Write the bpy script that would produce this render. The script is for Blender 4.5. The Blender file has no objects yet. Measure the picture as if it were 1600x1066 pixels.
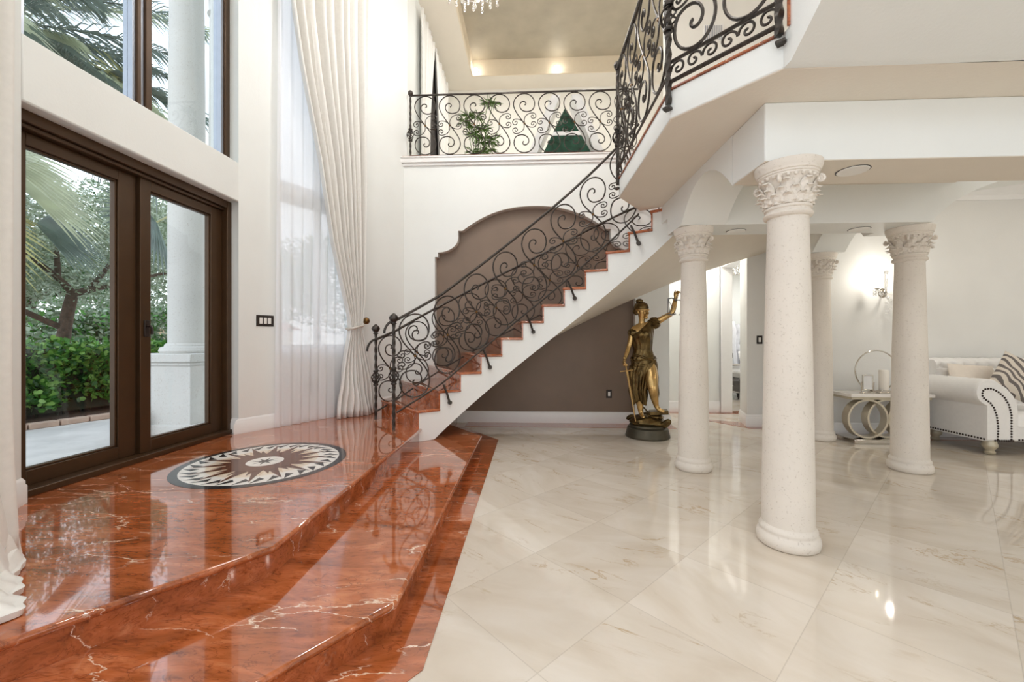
import bpy, bmesh, math, random
from mathutils import Vector, Matrix, noise as mnoise
C = bpy.context.scene.collection
PI = math.pi
R = math.radians
rnd = random.Random(7)

# ------------------------------------------------------------------ helpers
def lerp(a, b, t): return a + (b - a) * t
def interp(tab, x):
    if x <= tab[0][0]: return tab[0][1]
    for (x0, y0), (x1, y1) in zip(tab, tab[1:]):
        if x <= x1: return lerp(y0, y1, (x - x0) / (x1 - x0))
    return tab[-1][1]
def smooth(t):
    t = max(0, min(1, t)); return t * t * (3 - 2 * t)

class MB:
    def __init__(self): self.v = []; self.f = []; self.m = []; self.s = []
    def add(self, vs, fs, mi=0, sm=False):
        o = len(self.v); self.v += [tuple(p) for p in vs]
        for f in fs: self.f.append([i + o for i in f]); self.m.append(mi); self.s.append(sm)
        return self
    def box(self, x0, x1, y0, y1, z0, z1, mi=0):
        vs = [(x, y, z) for z in (z0, z1) for y in (y0, y1) for x in (x0, x1)]
        return self.add(vs, [(0, 2, 3, 1), (4, 5, 7, 6), (0, 1, 5, 4), (2, 6, 7, 3), (0, 4, 6, 2), (1, 3, 7, 5)], mi)
    def prism(self, poly, z0, z1, mi=0, fn=None, sm=False):
        n = len(poly); fn = fn or (lambda a, b, c: (a, b, c))
        vs = [fn(p[0], p[1], z0) for p in poly] + [fn(p[0], p[1], z1) for p in poly]
        fs = [list(range(n))[::-1], list(range(n, 2 * n))] + [(i, (i + 1) % n, n + (i + 1) % n, n + i) for i in range(n)]
        return self.add(vs, fs, mi, sm)
    def tube(self, pts, r, n=6, closed=False, mi=0, twist=0.0, sm=True, cap=True):
        pts = [Vector(p) for p in pts]
        q = [pts[0]]
        for p in pts[1:]:
            if (p - q[-1]).length > 1e-5: q.append(p)
        pts = q; N = len(pts)
        if N < 2: return self
        rr = r if callable(r) else (lambda t: r)
        T = []
        for i in range(N):
            if closed: d = pts[(i + 1) % N] - pts[i - 1]
            else: d = pts[min(i + 1, N - 1)] - pts[max(i - 1, 0)]
            if d.length < 1e-9: d = Vector((0, 0, 1))
            T.append(d.normalized())
        up = Vector((0, 0, 1)) if abs(T[0].z) < .9 else Vector((1, 0, 0))
        nrm = (up - T[0] * up.dot(T[0])).normalized()
        vs = []
        for i in range(N):
            nrm = nrm - T[i] * nrm.dot(T[i])
            if nrm.length < 1e-6: nrm = T[i].orthogonal()
            nrm.normalize(); b = T[i].cross(nrm)
            t = i / (N - 1)
            for k in range(n):
                a = 2 * PI * k / n + twist * t + PI / n
                vs.append(pts[i] + (nrm * math.cos(a) + b * math.sin(a)) * rr(t))
        fs = []
        for i in range(N if closed else N - 1):
            j = (i + 1) % N
            for k in range(n):
                k2 = (k + 1) % n
                fs.append((i * n + k, i * n + k2, j * n + k2, j * n + k))
        if cap and not closed:
            fs.append(list(range(n))[::-1]); fs.append([(N - 1) * n + k for k in range(n)])
        return self.add(vs, fs, mi, sm)
    def lathe(self, prof, n=32, c=(0, 0, 0), mi=0, sm=True, fr=None):
        vs = []; M = len(prof)
        for (r, z) in prof:
            for k in range(n):
                a = 2 * PI * k / n
                q = fr(a, z) if fr else 1
                vs.append((c[0] + r * q * math.cos(a), c[1] + r * q * math.sin(a), c[2] + z))
        fs = [(i * n + k, i * n + (k + 1) % n, (i + 1) * n + (k + 1) % n, (i + 1) * n + k) for i in range(M - 1) for k in range(n)]
        fs.append(list(range(n))[::-1]); fs.append([(M - 1) * n + k for k in range(n)])
        return self.add(vs, fs, mi, sm)
    def ball(self, c, r, nu=12, nv=8, mi=0, sc=(1, 1, 1), fn=None):
        vs = []
        for j in range(nv + 1):
            ph = PI * j / nv
            for i in range(nu):
                a = 2 * PI * i / nu
                p = (math.sin(ph) * math.cos(a), math.sin(ph) * math.sin(a), math.cos(ph))
                q = fn(*p) if fn else 1
                vs.append((c[0] + r * q * sc[0] * p[0], c[1] + r * q * sc[1] * p[1], c[2] + r * q * sc[2] * p[2]))
        fs = [(j * nu + i, j * nu + (i + 1) % nu, (j + 1) * nu + (i + 1) % nu, (j + 1) * nu + i) for j in range(nv) for i in range(nu)]
        return self.add(vs, fs, mi, True)
    def grid(self, fn, nu, nv, mi=0, sm=True, cu=False):
        U = nu if cu else nu + 1
        vs = [fn(i / nu, j / nv) for j in range(nv + 1) for i in range(U)]
        fs = []
        for j in range(nv):
            for i in range(nu):
                i2 = (i + 1) % U
                fs.append((j * U + i, j * U + i2, (j + 1) * U + i2, (j + 1) * U + i))
        return self.add(vs, fs, mi, sm)
    def xf(self, M):
        self.v = [tuple(M @ Vector(p)) for p in self.v]; return self
    def merge(self, o):
        k = len(self.v); self.v += o.v; self.f += [[i + k for i in f] for f in o.f]; self.m += o.m; self.s += o.s; return self

def obj(name, mb, mats, parent=None, bevel=0, solid=0, sub=0, seg=2, weld=False, recalc=True, sharp=45):
    me = bpy.data.meshes.new(name)
    me.from_pydata(mb.v, [], mb.f)
    if not isinstance(mats, (list, tuple)): mats = [mats]
    for m in mats: me.materials.append(m)
    me.polygons.foreach_set('material_index', mb.m)
    me.polygons.foreach_set('use_smooth', mb.s)
    if weld or recalc:
        bm = bmesh.new(); bm.from_mesh(me)
        if weld: bmesh.ops.remove_doubles(bm, verts=bm.verts, dist=1e-4)
        if recalc: bmesh.ops.recalc_face_normals(bm, faces=bm.faces)
        bm.to_mesh(me); bm.free()
    me.update()
    if sharp: me.set_sharp_from_angle(angle=R(sharp))
    o = bpy.data.objects.new(name, me); C.objects.link(o)
    if parent is not None:
        o.parent = parent
        if parent.type == 'EMPTY': o.matrix_parent_inverse = Matrix.Translation(-Vector(parent.location))
    if solid:
        s = o.modifiers.new('Solidify', 'SOLIDIFY'); s.thickness = solid; s.offset = 0
    if bevel:
        b = o.modifiers.new('Bevel', 'BEVEL'); b.width = bevel; b.segments = seg; b.limit_method = 'ANGLE'; b.angle_limit = R(40)
    if sub:
        s = o.modifiers.new('Subdivision', 'SUBSURF'); s.levels = sub; s.render_levels = sub
    return o
def tag(o, label, cat, group=None, kind=None):
    o['label'] = label; o['category'] = cat
    if group: o['group'] = group
    if kind: o['kind'] = kind
    return o
def thing(name, label, cat, loc=(0, 0, 0), group=None, kind=None):
    o = bpy.data.objects.new(name, None); C.objects.link(o); o.location = loc
    o.empty_display_size = .1
    return tag(o, label, cat, group, kind)
def dup(root, loc, label, rotz=0, group=None):
    r = root.copy(); C.objects.link(r); r.location = loc; r.rotation_euler = (0, 0, rotz); r['label'] = label
    if group: r['group'] = group
    for ch in list(root.children):
        c = ch.copy(); C.objects.link(c); c.parent = r; c.matrix_parent_inverse = ch.matrix_parent_inverse.copy()
        for g in ch.children:
            d = g.copy(); C.objects.link(d); d.parent = c; d.matrix_parent_inverse = g.matrix_parent_inverse.copy()
    return r
def struct(name, mb, mats, parent=None, **k):
    o = obj(name, mb, mats, parent, **k)
    if parent is None: o['kind'] = 'structure'
    return o
def sroot(name, loc=(0, 0, 0)):
    o = bpy.data.objects.new(name, None); C.objects.link(o); o.location = loc; o['kind'] = 'structure'; return o

# ------------------------------------------------------------------ materials
def srgb(r, g, b):
    f = lambda c: (c / 255 / 12.92) if c / 255 <= .04045 else ((c / 255 + .055) / 1.055) ** 2.4
    return (f(r), f(g), f(b), 1)
class NT:
    def __init__(self, name):
        self.m = bpy.data.materials.new(name); self.m.use_nodes = True
        self.t = self.m.node_tree; self.n = self.t.nodes; self.bs = self.n['Principled BSDF']; self.out = self.n['Material Output']
    def node(self, ty, **k):
        x = self.n.new(ty)
        for a, b in k.items():
            if a.startswith('i_'):
                key = a[2:]
                x.inputs[int(key) if key.isdigit() else key.replace('_', ' ')].default_value = b
            else: setattr(x, a, b)
        return x
    def link(self, a, b): self.t.links.new(a, b)
    def coord(self, scale=(1, 1, 1), rot=(0, 0, 0), loc=(0, 0, 0)):
        c = self.node('ShaderNodeTexCoord'); m = self.node('ShaderNodeMapping')
        m.inputs['Scale'].default_value = scale; m.inputs['Rotation'].default_value = rot; m.inputs['Location'].default_value = loc
        self.link(c.outputs['Object'], m.inputs['Vector']); return m.outputs['Vector']
    def noise(self, vec, scale, detail=4, rough=.5, dist=0):
        n = self.node('ShaderNodeTexNoise'); n.inputs['Scale'].default_value = scale; n.inputs['Detail'].default_value = detail
        n.inputs['Roughness'].default_value = rough; n.inputs['Distortion'].default_value = dist
        self.link(vec, n.inputs['Vector']); return n
    def ramp(self, fac, stops):
        r = self.node('ShaderNodeValToRGB'); e = r.color_ramp.elements
        while len(e) < len(stops): e.new(.5)
        for el, (p, c) in zip(e, stops): el.position = p; el.color = c if len(c) == 4 else (*c, 1)
        self.link(fac, r.inputs['Fac']); return r.outputs['Color']
    def mix(self, fac, a, b, mode='MIX'):
        x = self.node('ShaderNodeMix', data_type='RGBA', blend_type=mode)
        for sock, val in ((x.inputs[0], fac), (x.inputs[6], a), (x.inputs[7], b)):
            if hasattr(val, 'is_linked') or hasattr(val, 'links'): self.link(val, sock)
            else: sock.default_value = val
        return x.outputs[2]
    def math(self, op, a, b=None, clamp=False):
        x = self.node('ShaderNodeMath', operation=op, use_clamp=clamp)
        for i, val in enumerate((a, b)):
            if val is None: continue
            if hasattr(val, 'links'): self.link(val, x.inputs[i])
            else: x.inputs[i].default_value = val
        return x.outputs[0]
    def bump(self, h, strength=.2, dist=.01):
        b = self.node('ShaderNodeBump'); b.inputs['Strength'].default_value = strength; b.inputs['Distance'].default_value = dist
        self.link(h, b.inputs['Height']); self.link(b.outputs['Normal'], self.bs.inputs['Normal'])
    def set(self, **k):
        for a, b in k.items():
            s = self.bs.inputs[a.replace('_', ' ')]
            if hasattr(b, 'links'): self.link(b, s)
            else: s.default_value = b
        return self
def plain(name, col, rough=.5, metal=0, var=0.06, scale=12, bump=0, bscale=80, **k):
    t = NT(name); v = t.coord()
    n = t.noise(v, scale, 4)
    c1 = tuple(max(0, c * (1 - var)) for c in col[:3]) + (1,); c2 = tuple(min(1, c * (1 + var)) for c in col[:3]) + (1,)
    t.set(Base_Color=t.ramp(n.outputs['Fac'], [(.3, c1), (.7, c2)]), Roughness=rough, Metallic=metal, **k)
    if bump: t.bump(t.noise(v, bscale, 3).outputs['Fac'], bump, .004)
    return t.m

M = {}
M['wall'] = plain('wall_paint', srgb(233, 235, 232), .55, var=.012, scale=3, bump=.22, bscale=70)
M['wall_grey'] = plain('wall_paint_grey', srgb(226, 225, 221), .5, var=.015, scale=3, bump=.25, bscale=60)
M['cream_wall'] = plain('wall_paint_cream', srgb(233, 230, 222), .55, var=.015, scale=3, bump=.1)
M['ceil_shade'] = plain('ceiling_paint_shaded', srgb(228, 220, 207), .7, var=.015, scale=4, bump=.3, bscale=55)  # warm beige of shaded undersides put into the colour, also covers the ceilings
M['brown'] = plain('brown_paint', srgb(126, 107, 91), .45, var=.07, scale=2.2, bump=.1)
M['taupe'] = plain('taupe_faux_plaster', srgb(172, 162, 143), .6, var=.09, scale=2.5, bump=.05)
M['tan'] = plain('tan_cove_paint', srgb(226, 212, 188), .6, var=.02)
M['trim'] = plain('white_trim', srgb(238, 237, 235), .35, var=.01)
M['bronze_frame'] = plain('bronze_door_frame', srgb(76, 54, 33), .38, .35, var=.08, scale=5)
M['alu'] = plain('aluminium_strip', srgb(170, 175, 185), .35, .6, var=.04)
M['iron'] = plain('wrought_iron', srgb(64, 58, 53), .36, .6, var=.4, scale=40, bump=.3, bscale=90)
M['iron_gold'] = plain('brushed_gold_patina', srgb(120, 88, 50), .35, .85, var=.2, scale=30)
M['drape'] = plain('drape_fabric', srgb(230, 228, 223), .6, var=.03, scale=30, bump=.15, bscale=400, Sheen_Weight=.2)
M['satin'] = plain('satin_fabric', srgb(205, 197, 187), .35, var=.05, scale=20)
M['gold'] = plain('bronze_skin', srgb(198, 164, 108), .25, .85, var=.22, scale=8)
M['dark_bronze'] = plain('dark_bronze', srgb(98, 80, 48), .27, .85, var=.45, scale=14, bump=.3, bscale=40)
M['base_bronze'] = plain('base_bronze', srgb(82, 76, 62), .45, .6, var=.2, scale=10)
M['silver'] = plain('polished_silver', srgb(205, 198, 188), .12, 1, var=.03)
M['ring_metal'] = plain('champagne_metal', srgb(206, 196, 176), .28, .55, var=.03)
M['black'] = plain('black_plastic', srgb(40, 30, 26), .4, var=.05)
M['white_plastic'] = plain('white_plastic', srgb(235, 233, 228), .35, var=.01)
M['velvet'] = plain('white_velvet', srgb(232, 230, 227), .7, var=.02, scale=25, bump=.1, bscale=250, Sheen_Weight=.3)
M['nail'] = plain('nailhead', srgb(52, 42, 38), .3, .8, var=.1)
M['champagne'] = plain('champagne_wood', srgb(190, 180, 158), .35, .4, var=.08)
M['cream_cloth'] = plain('cream_cushion', srgb(222, 211, 198), .75, var=.03, scale=20)
M['marble_top'] = plain('white_marble_top', srgb(234, 230, 224), .15, var=.03, scale=4)
M['wax'] = plain('candle_wax', srgb(240, 234, 224), .5, var=.01)
M['mirror'] = plain('mirror_panel', srgb(190, 188, 184), .06, 1, var=.03)
M['silver_cloth'] = plain('silver_velvet', srgb(200, 201, 204), .45, var=.05, scale=18, Sheen_Weight=.4)
M['emerald'] = plain('emerald_stone', srgb(20, 62, 48), .2, var=.5, scale=9)
M['marble_grey'] = plain('white_grey_marble', srgb(226, 226, 226), .2, var=.06, scale=8)
M['dark_cloth'] = plain('dark_curtain', srgb(44, 38, 36), .7, var=.15)
M['bark'] = plain('tree_bark', srgb(96, 80, 68), .9, var=.3, scale=14, bump=.8, bscale=30)
M['driveway'] = plain('driveway_stone', srgb(204, 199, 194), .7, var=.12, scale=3, bump=.1)
M['kerb'] = plain('brick_kerb', srgb(196, 168, 150), .8, var=.12, scale=6)
M['mulch'] = plain('mulch', srgb(84, 62, 48), 1, var=.5, scale=40, bump=1, bscale=60)
M['rooftile'] = plain('terracotta_roof', srgb(196, 108, 74), .75, var=.18, scale=6)
M['house'] = plain('house_wall', srgb(224, 208, 178), .8, var=.03)
M['glow'] = None
def leafmat(name, col, var=.3, tr=.25):
    t = NT(name); v = t.coord(); n = t.noise(v, 3.0, 3)
    a = tuple(c * (1 - var) for c in col[:3]) + (1,); b = tuple(min(1, c * (1 + var)) for c in col[:3]) + (1,)
    col_o = t.ramp(n.outputs['Fac'], [(.3, a), (.7, b)])
    t.set(Base_Color=col_o, Roughness=.38)
    tl = t.node('ShaderNodeBsdfTranslucent'); t.link(col_o, tl.inputs['Color'])
    mx = t.node('ShaderNodeMixShader'); mx.inputs[0].default_value = tr
    t.link(t.bs.outputs[0], mx.inputs[1]); t.link(tl.outputs[0], mx.inputs[2]); t.link(mx.outputs[0], t.out.inputs[0])
    return t.m
M['leaf1'] = leafmat('hedge_leaf_green', srgb(88, 142, 58))
M['leaf2'] = leafmat('hedge_leaf_bright', srgb(134, 176, 84))
M['leaf3'] = leafmat('hedge_leaf_dark', srgb(52, 98, 44))
M['oak1'] = leafmat('oak_leaf', srgb(138, 152, 122))
M['oak2'] = leafmat('oak_leaf_pale', srgb(178, 188, 166))
M['palm1'] = leafmat('fan_palm_leaf', srgb(190, 196, 164), .2)
M['palm2'] = leafmat('feather_palm_leaf', srgb(112, 128, 118), .3)
M['palm3'] = leafmat('yellowed_palm_leaf', srgb(186, 182, 120), .2)
M['papyrus'] = leafmat('papyrus_leaf', srgb(96, 128, 62), .25)

def glassmat(name, tint=(.93, .96, .96, 1), f=1.0):
    t = NT(name)
    g = t.node('ShaderNodeBsdfGlossy'); g.inputs['Roughness'].default_value = .01
    tr = t.node('ShaderNodeBsdfTransparent'); tr.inputs['Color'].default_value = tint
    fr = t.node('ShaderNodeFresnel'); 
    geo = t.node('ShaderNodeNewGeometry')
    t.link(t.math('ADD', 1.4, t.math('MULTIPLY', geo.outputs['Backfacing'], 1 / 1.4 - 1.4)), fr.inputs['IOR'])
    mx = t.node('ShaderNodeMixShader'); t.link(fr.outputs[0], mx.inputs[0])
    t.link(tr.outputs[0], mx.inputs[1]); t.link(g.outputs[0], mx.inputs[2]); t.link(mx.outputs[0], t.out.inputs[0])
    return t.m
M['glass'] = glassmat('window_glass')
def crystal():
    t = NT('crystal'); g = t.node('ShaderNodeBsdfGlass'); g.inputs['IOR'].default_value = 1.55; g.inputs['Roughness'].default_value = .02
    t.link(g.outputs[0], t.out.inputs[0]); return t.m
M['crystal'] = crystal()
def sheer():
    t = NT('sheer_voile')
    v = t.coord((1, 1, 1))
    d = t.node('ShaderNodeBsdfDiffuse'); d.inputs['Color'].default_value = srgb(246, 246, 248)
    tl = t.node('ShaderNodeBsdfTranslucent'); tl.inputs['Color'].default_value = srgb(248, 248, 250)
    tr = t.node('ShaderNodeBsdfTransparent')
    a = t.node('ShaderNodeMixShader'); a.inputs[0].default_value = .5
    t.link(d.outputs[0], a.inputs[1]); t.link(tl.outputs[0], a.inputs[2])
    b = t.node('ShaderNodeMixShader'); n = t.noise(v, 260, 1)
    t.link(t.math('MULTIPLY_ADD', n.outputs['Fac'], .25), b.inputs[0])
    b.inputs[0].links and None
    mth = t.math('ADD', t.math('MULTIPLY', n.outputs['Fac'], .08), .85)
    t.link(mth, b.inputs[0])
    t.link(tr.outputs[0], b.inputs[1]); t.link(a.outputs[0], b.inputs[2]); t.link(b.outputs[0], t.out.inputs[0])
    return t.m
M['sheer'] = sheer()
def emit(name, col, s):
    t = NT(name); t.set(Base_Color=col, Emission_Color=col, Emission_Strength=s); return t.m
M['bulb'] = emit('lit_bulb', srgb(255, 240, 214), 14)
M['led'] = emit('lit_led', srgb(255, 250, 240), 12)

def red_marble(name, rot=0.25, off=0, gain=1.0):
    t = NT(name)
    v = t.coord((.9, 3.4, 3.4), (0, 0, rot), (off, off * 1.7, 0))
    warp = t.noise(v, 1.4, 3)
    vv = t.node('ShaderNodeVectorMath', operation='MULTIPLY_ADD'); t.link(warp.outputs['Color'], vv.inputs[0])
    vv.inputs[1].default_value = (.35, .35, .35); t.link(v, vv.inputs[2]); vec = vv.outputs[0]
    n1 = t.noise(vec, 2.6, 8, .62, .6)
    base = t.ramp(n1.outputs['Fac'], [(.25, srgb(116, 56, 26)), (.40, srgb(156, 84, 44)), (.55, srgb(180, 100, 58)), (.72, srgb(208, 134, 92))])
    n2 = t.noise(vec, 15, 8, .7, .8)
    fine = t.ramp(n2.outputs['Fac'], [(.36, srgb(150, 100, 78)), (.5, srgb(255, 255, 255)), (.7, srgb(255, 248, 240))])
    col = t.mix(.5, base, fine, 'MULTIPLY')
    # dark threads
    w = t.noise(vec, 1.9, 5, .55, 2.0)
    thr = t.ramp(t.math('ABSOLUTE', t.math('SUBTRACT', w.outputs['Fac'], .5)), [(0, (1, 1, 1)), (.012, (0, 0, 0))])
    col = t.mix(t.math('MULTIPLY', thr, .55), col, srgb(84, 30, 14))
    # cream veins
    vo = t.node('ShaderNodeTexVoronoi', feature='DISTANCE_TO_EDGE'); vo.inputs['Scale'].default_value = 1.7
    w2 = t.noise(v, 5, 5, .6)
    v3 = t.node('ShaderNodeVectorMath', operation='MULTIPLY_ADD'); t.link(w2.outputs['Color'], v3.inputs[0]); v3.inputs[1].default_value = (.28, .28, .28); t.link(v, v3.inputs[2])
    t.link(v3.outputs[0], vo.inputs['Vector'])
    line = t.ramp(vo.outputs['Distance'], [(0, (1, 1, 1)), (.005, (.8, .8, .8)), (.010, (0, 0, 0))])
    msk = t.ramp(t.noise(v, 1.7, 2).outputs['Fac'], [(.51, (0, 0, 0)), (.57, (1, 1, 1))])
    col = t.mix(t.math('MULTIPLY', line, msk), col, srgb(238, 214, 190))
    t.set(Base_Color=col, Roughness=.07, Specular_IOR_Level=.6, Coat_Weight=.8, Coat_Roughness=.02)
    return t.m
M['red'] = red_marble('red_marble')
M['red2'] = red_marble('red_marble_dark', 1.2, 3.1)
M['red_tread'] = red_marble('red_marble_tread', .1, 5.3)

def floor_mat():
    t = NT('cream_marble_tile'); D = .905
    c = t.node('ShaderNodeTexCoord'); sp = t.node('ShaderNodeSeparateXYZ'); t.link(c.outputs['Object'], sp.inputs[0])
    x = t.math('ADD', sp.outputs['X'], .43); y = t.math('SUBTRACT', sp.outputs['Y'], 2.06)
    a = t.math('DIVIDE', t.math('ADD', x, y), D); b = t.math('DIVIDE', t.math('SUBTRACT', y, x), D)
    def edge(q):
        f = t.math('FRACT', q); return t.math('MINIMUM', f, t.math('SUBTRACT', 1.0, f))
    e = t.math('MINIMUM', edge(a), edge(b))
    joint = t.ramp(e, [(0, (1, 1, 1)), (.0022, (1, 1, 1)), (.0042, (0, 0, 0))])
    cb = t.node('ShaderNodeCombineXYZ'); t.link(t.math('FLOOR', a), cb.inputs[0]); t.link(t.math('FLOOR', b), cb.inputs[1])
    wn = t.node('ShaderNodeTexWhiteNoise', noise_dimensions='3D'); t.link(cb.outputs[0], wn.inputs['Vector'])
    off = t.node('ShaderNodeVectorMath', operation='MULTIPLY_ADD'); t.link(wn.outputs['Color'], off.inputs[0]); off.inputs[1].default_value = (9, 9, 9); t.link(c.outputs['Object'], off.inputs[2])
    rotv = t.node('ShaderNodeVectorRotate', rotation_type='Z_AXIS'); t.link(off.outputs[0], rotv.inputs['Vector']); t.link(t.math('MULTIPLY', wn.outputs['Value'], 1.2), rotv.inputs['Angle'])
    mp = t.node('ShaderNodeMapping'); mp.inputs['Scale'].default_value = (1, 2.2, 1); t.link(rotv.outputs[0], mp.inputs['Vector'])
    n1 = t.noise(mp.outputs[0], 1.6, 7, .55, .8)
    base = t.ramp(n1.outputs['Fac'], [(.28, srgb(206, 193, 176)), (.48, srgb(215, 204, 189)), (.68, srgb(222, 213, 201))])
    tone = t.ramp(wn.outputs['Value'], [(0, (.9, .89, .88)), (1, (1, 1, 1))])
    base = t.mix(1.0, base, tone, 'MULTIPLY')
    w = t.noise(mp.outputs[0], 1.1, 7, .62, 1.6)
    vein = t.ramp(t.math('ABSOLUTE', t.math('SUBTRACT', w.outputs['Fac'], .5)), [(0, (1, 1, 1)), (.016, (0, 0, 0))])
    msk = t.ramp(t.noise(mp.outputs[0], 2.0, 3).outputs['Fac'], [(.52, (0, 0, 0)), (.66, (1, 1, 1))])
    base = t.mix(t.math('MULTIPLY', t.math('MULTIPLY', vein, msk), .75), base, srgb(168, 138, 92))
    sp2 = t.ramp(t.noise(mp.outputs[0], 3.4, 6, .6, .5).outputs['Fac'], [(.66, (0, 0, 0)), (.76, (1, 1, 1))])
    base = t.mix(t.math('MULTIPLY', sp2, .5), base, srgb(170, 146, 104))
    base = t.mix(t.math('MULTIPLY', joint, .42), base, srgb(150, 138, 122))
    t.set(Base_Color=base, Roughness=.055, Specular_IOR_Level=.55, Coat_Weight=.12, Coat_Roughness=.02)
    return t.m
M['floor'] = floor_mat()
def coral(name, col, pit):
    t = NT(name); v = t.coord()
    n = t.noise(v, 2.5, 4); base = t.ramp(n.outputs['Fac'], [(.3, tuple(c * .93 for c in col[:3]) + (1,)), (.7, col)])
    v1 = t.noise(v, 75, 3, .6); pits = t.ramp(v1.outputs['Fac'], [(.6, (0, 0, 0)), (.7, (1, 1, 1))])
    v2 = t.noise(v, 26, 5, .7); spots = t.ramp(v2.outputs['Fac'], [(.66, (0, 0, 0)), (.74, (1, 1, 1))])
    f = t.math('MAXIMUM', t.math('MULTIPLY', pits, .55), spots)
    t.set(Base_Color=t.mix(t.math('MULTIPLY', f, pit), base, srgb(150, 132, 112)), Roughness=.75)
    t.bump(t.math('SUBTRACT', 1.0, f), .5, .004); return t.m
M['coral'] = coral('coral_stone', srgb(230, 222, 211), .55)
M['coral_out'] = coral('coral_stone_outside', srgb(222, 219, 215), .8)
def zebra():
    t = NT('zebra_fabric'); v = t.coord((1, 1, 1), (0.5, .4, .3))
    w = t.node('ShaderNodeTexWave', wave_type='BANDS'); w.inputs['Scale'].default_value = 4.6; w.inputs['Distortion'].default_value = 9; w.inputs['Detail'].default_value = 1.5
    w.inputs['Detail Scale'].default_value = 1.0
    t.link(v, w.inputs['Vector'])
    t.set(Base_Color=t.ramp(w.outputs['Fac'], [(.52, srgb(206, 196, 182)), (.6, srgb(98, 90, 86))]), Roughness=.6, Sheen_Weight=.2); return t.m
M['zebra'] = zebra()

# ------------------------------------------------------------------ camera, render view
cam = bpy.data.objects.new('camera', bpy.data.cameras.new('camera')); C.objects.link(cam)
cam.location = (0, 0, 1.31); cam.rotation_euler = (R(90), 0, R(2.74))
cam.data.sensor_width = 36; cam.data.lens = 640 / 1600 * 36; cam.data.shift_y = -3 / 1600
cam.data.clip_start = .05; cam.data.clip_end = 300
sc = bpy.context.scene; sc.camera = cam
sc.view_settings.view_transform = 'Standard'; sc.view_settings.look = 'None'; sc.view_settings.gamma = 1
sc.view_settings.exposure = -0.3
try:
    sc.cycles.max_bounces = 10; sc.cycles.diffuse_bounces = 6; sc.cycles.transparent_max_bounces = 24; sc.cycles.caustics_reflective = False; sc.cycles.caustics_refractive = False
    sc.cycles.sample_clamp_indirect = 6
except Exception: pass

# ------------------------------------------------------------------ room shell
CX, CY = .161, 2.911                       # centre the stair winds round
def pol(rad, deg): return (CX + rad * math.sin(R(deg)), CY + rad * math.cos(R(deg)))

struct('floor', MB().box(-3.3, 9.5, -2.5, 13.0, -.12, 0), M['floor'])
border_out = [(-.43, 1.60), (-.43, 5.30), (-1.0, 6.02), (-1.6, 6.02), (-1.6, 5.0), (-1.24, 4.4), (-.70, 4.4), (-.70, 1.9), (-1.1, 1.4), (-2.6, -.55), (-2.09, -.55)]
def flat(poly, mat, name, z=.004):
    return struct(name, MB().prism(poly, .0005, z), mat)
flat(border_out, M['red2'], 'trim_1')
flat([(-1.0, 6.1), (2.12, 6.1), (2.12, 6.42), (-1.0, 6.42)], M['red2'], 'trim_2')
flat([(2.7, 6.86), (3.22, 6.12), (4.0, 6.12), (4.0, 5.56), (8.5, 5.56), (8.5, 5.8), (3.9, 5.8), (3.9, 6.4), (3.3, 6.6)], M['red2'], 'trim_3')
flat([(2.0, 7.36), (3.75, 7.36), (3.75, 7.6), (2.0, 7.6)], M['red2'], 'trim_4')

# wall with the entry door (inner face x = -3.12)
w = MB(); XO = -3.46
w.box(XO, -3.12, 2.36, 4.255, 2.775, 3.19)
w.box(XO, -3.12, 4.255, 4.36, -.1, 7.4)
w.box(XO, -3.12, 2.2, 2.36, -.1, 7.4)
w.box(XO, -3.12, 2.36, 4.255, 6.2, 7.4)
struct('wall_left', w, M['wall'], bevel=.012)

# angled window walls of the octagonal entry (far one in view, near one mirrored)
def angled(name, p0, p1, into, holes=True):
    d = Vector((p1[0] - p0[0], p1[1] - p0[1])); L = d.length; d.normalize(); n = Vector((-d.y, d.x)) * into
    def f(s, o, z): return (p0[0] + d.x * s + n.x * o, p0[1] + d.y * s + n.y * o, z)
    m = MB()
    def bx(s0, s1, z0, z1, o0=0, o1=.24):
        vs = [f(s, o, z) for z in (z0, z1) for o in (o0, o1) for s in (s0, s1)]
        m.add(vs, [(0, 2, 3, 1), (4, 5, 7, 6), (0, 1, 5, 4), (2, 6, 7, 3), (0, 4, 6, 2), (1, 3, 7, 5)])
    bx(-.02, .24, -.1, 7.4); bx(1.36, L + .08, -.1, 7.4); bx(.24, 1.36, -.1, 1.18); bx(.24, 1.36, 3.02, 3.14); bx(.24, 1.36, 6.3, 7.4)
    return struct(name, m, M['wall'], bevel=.008), f
AW0, AW1 = (-3.03, 4.40), (-1.99, 6.30)
_, AF = angled('wall_far_angle', AW0, AW1, 1)
struct('wall_corner', MB().prism([(-3.12, 4.36), (-3.12, 4.22), (-3.03, 4.40), (-3.25, 4.52), (-3.46, 4.36)], -.1, 7.4), M['wall'])
_, NF = angled('wall_near_angle', (-3.03, 2.20), (-1.99, .30), -1)
struct('wall_near_corner', MB().prism([(-3.12, 2.20), (-3.12, 2.36), (-3.03, 2.20), (-3.25, 2.08), (-3.46, 2.2)], -.1, 7.4), M['wall'])
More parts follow.
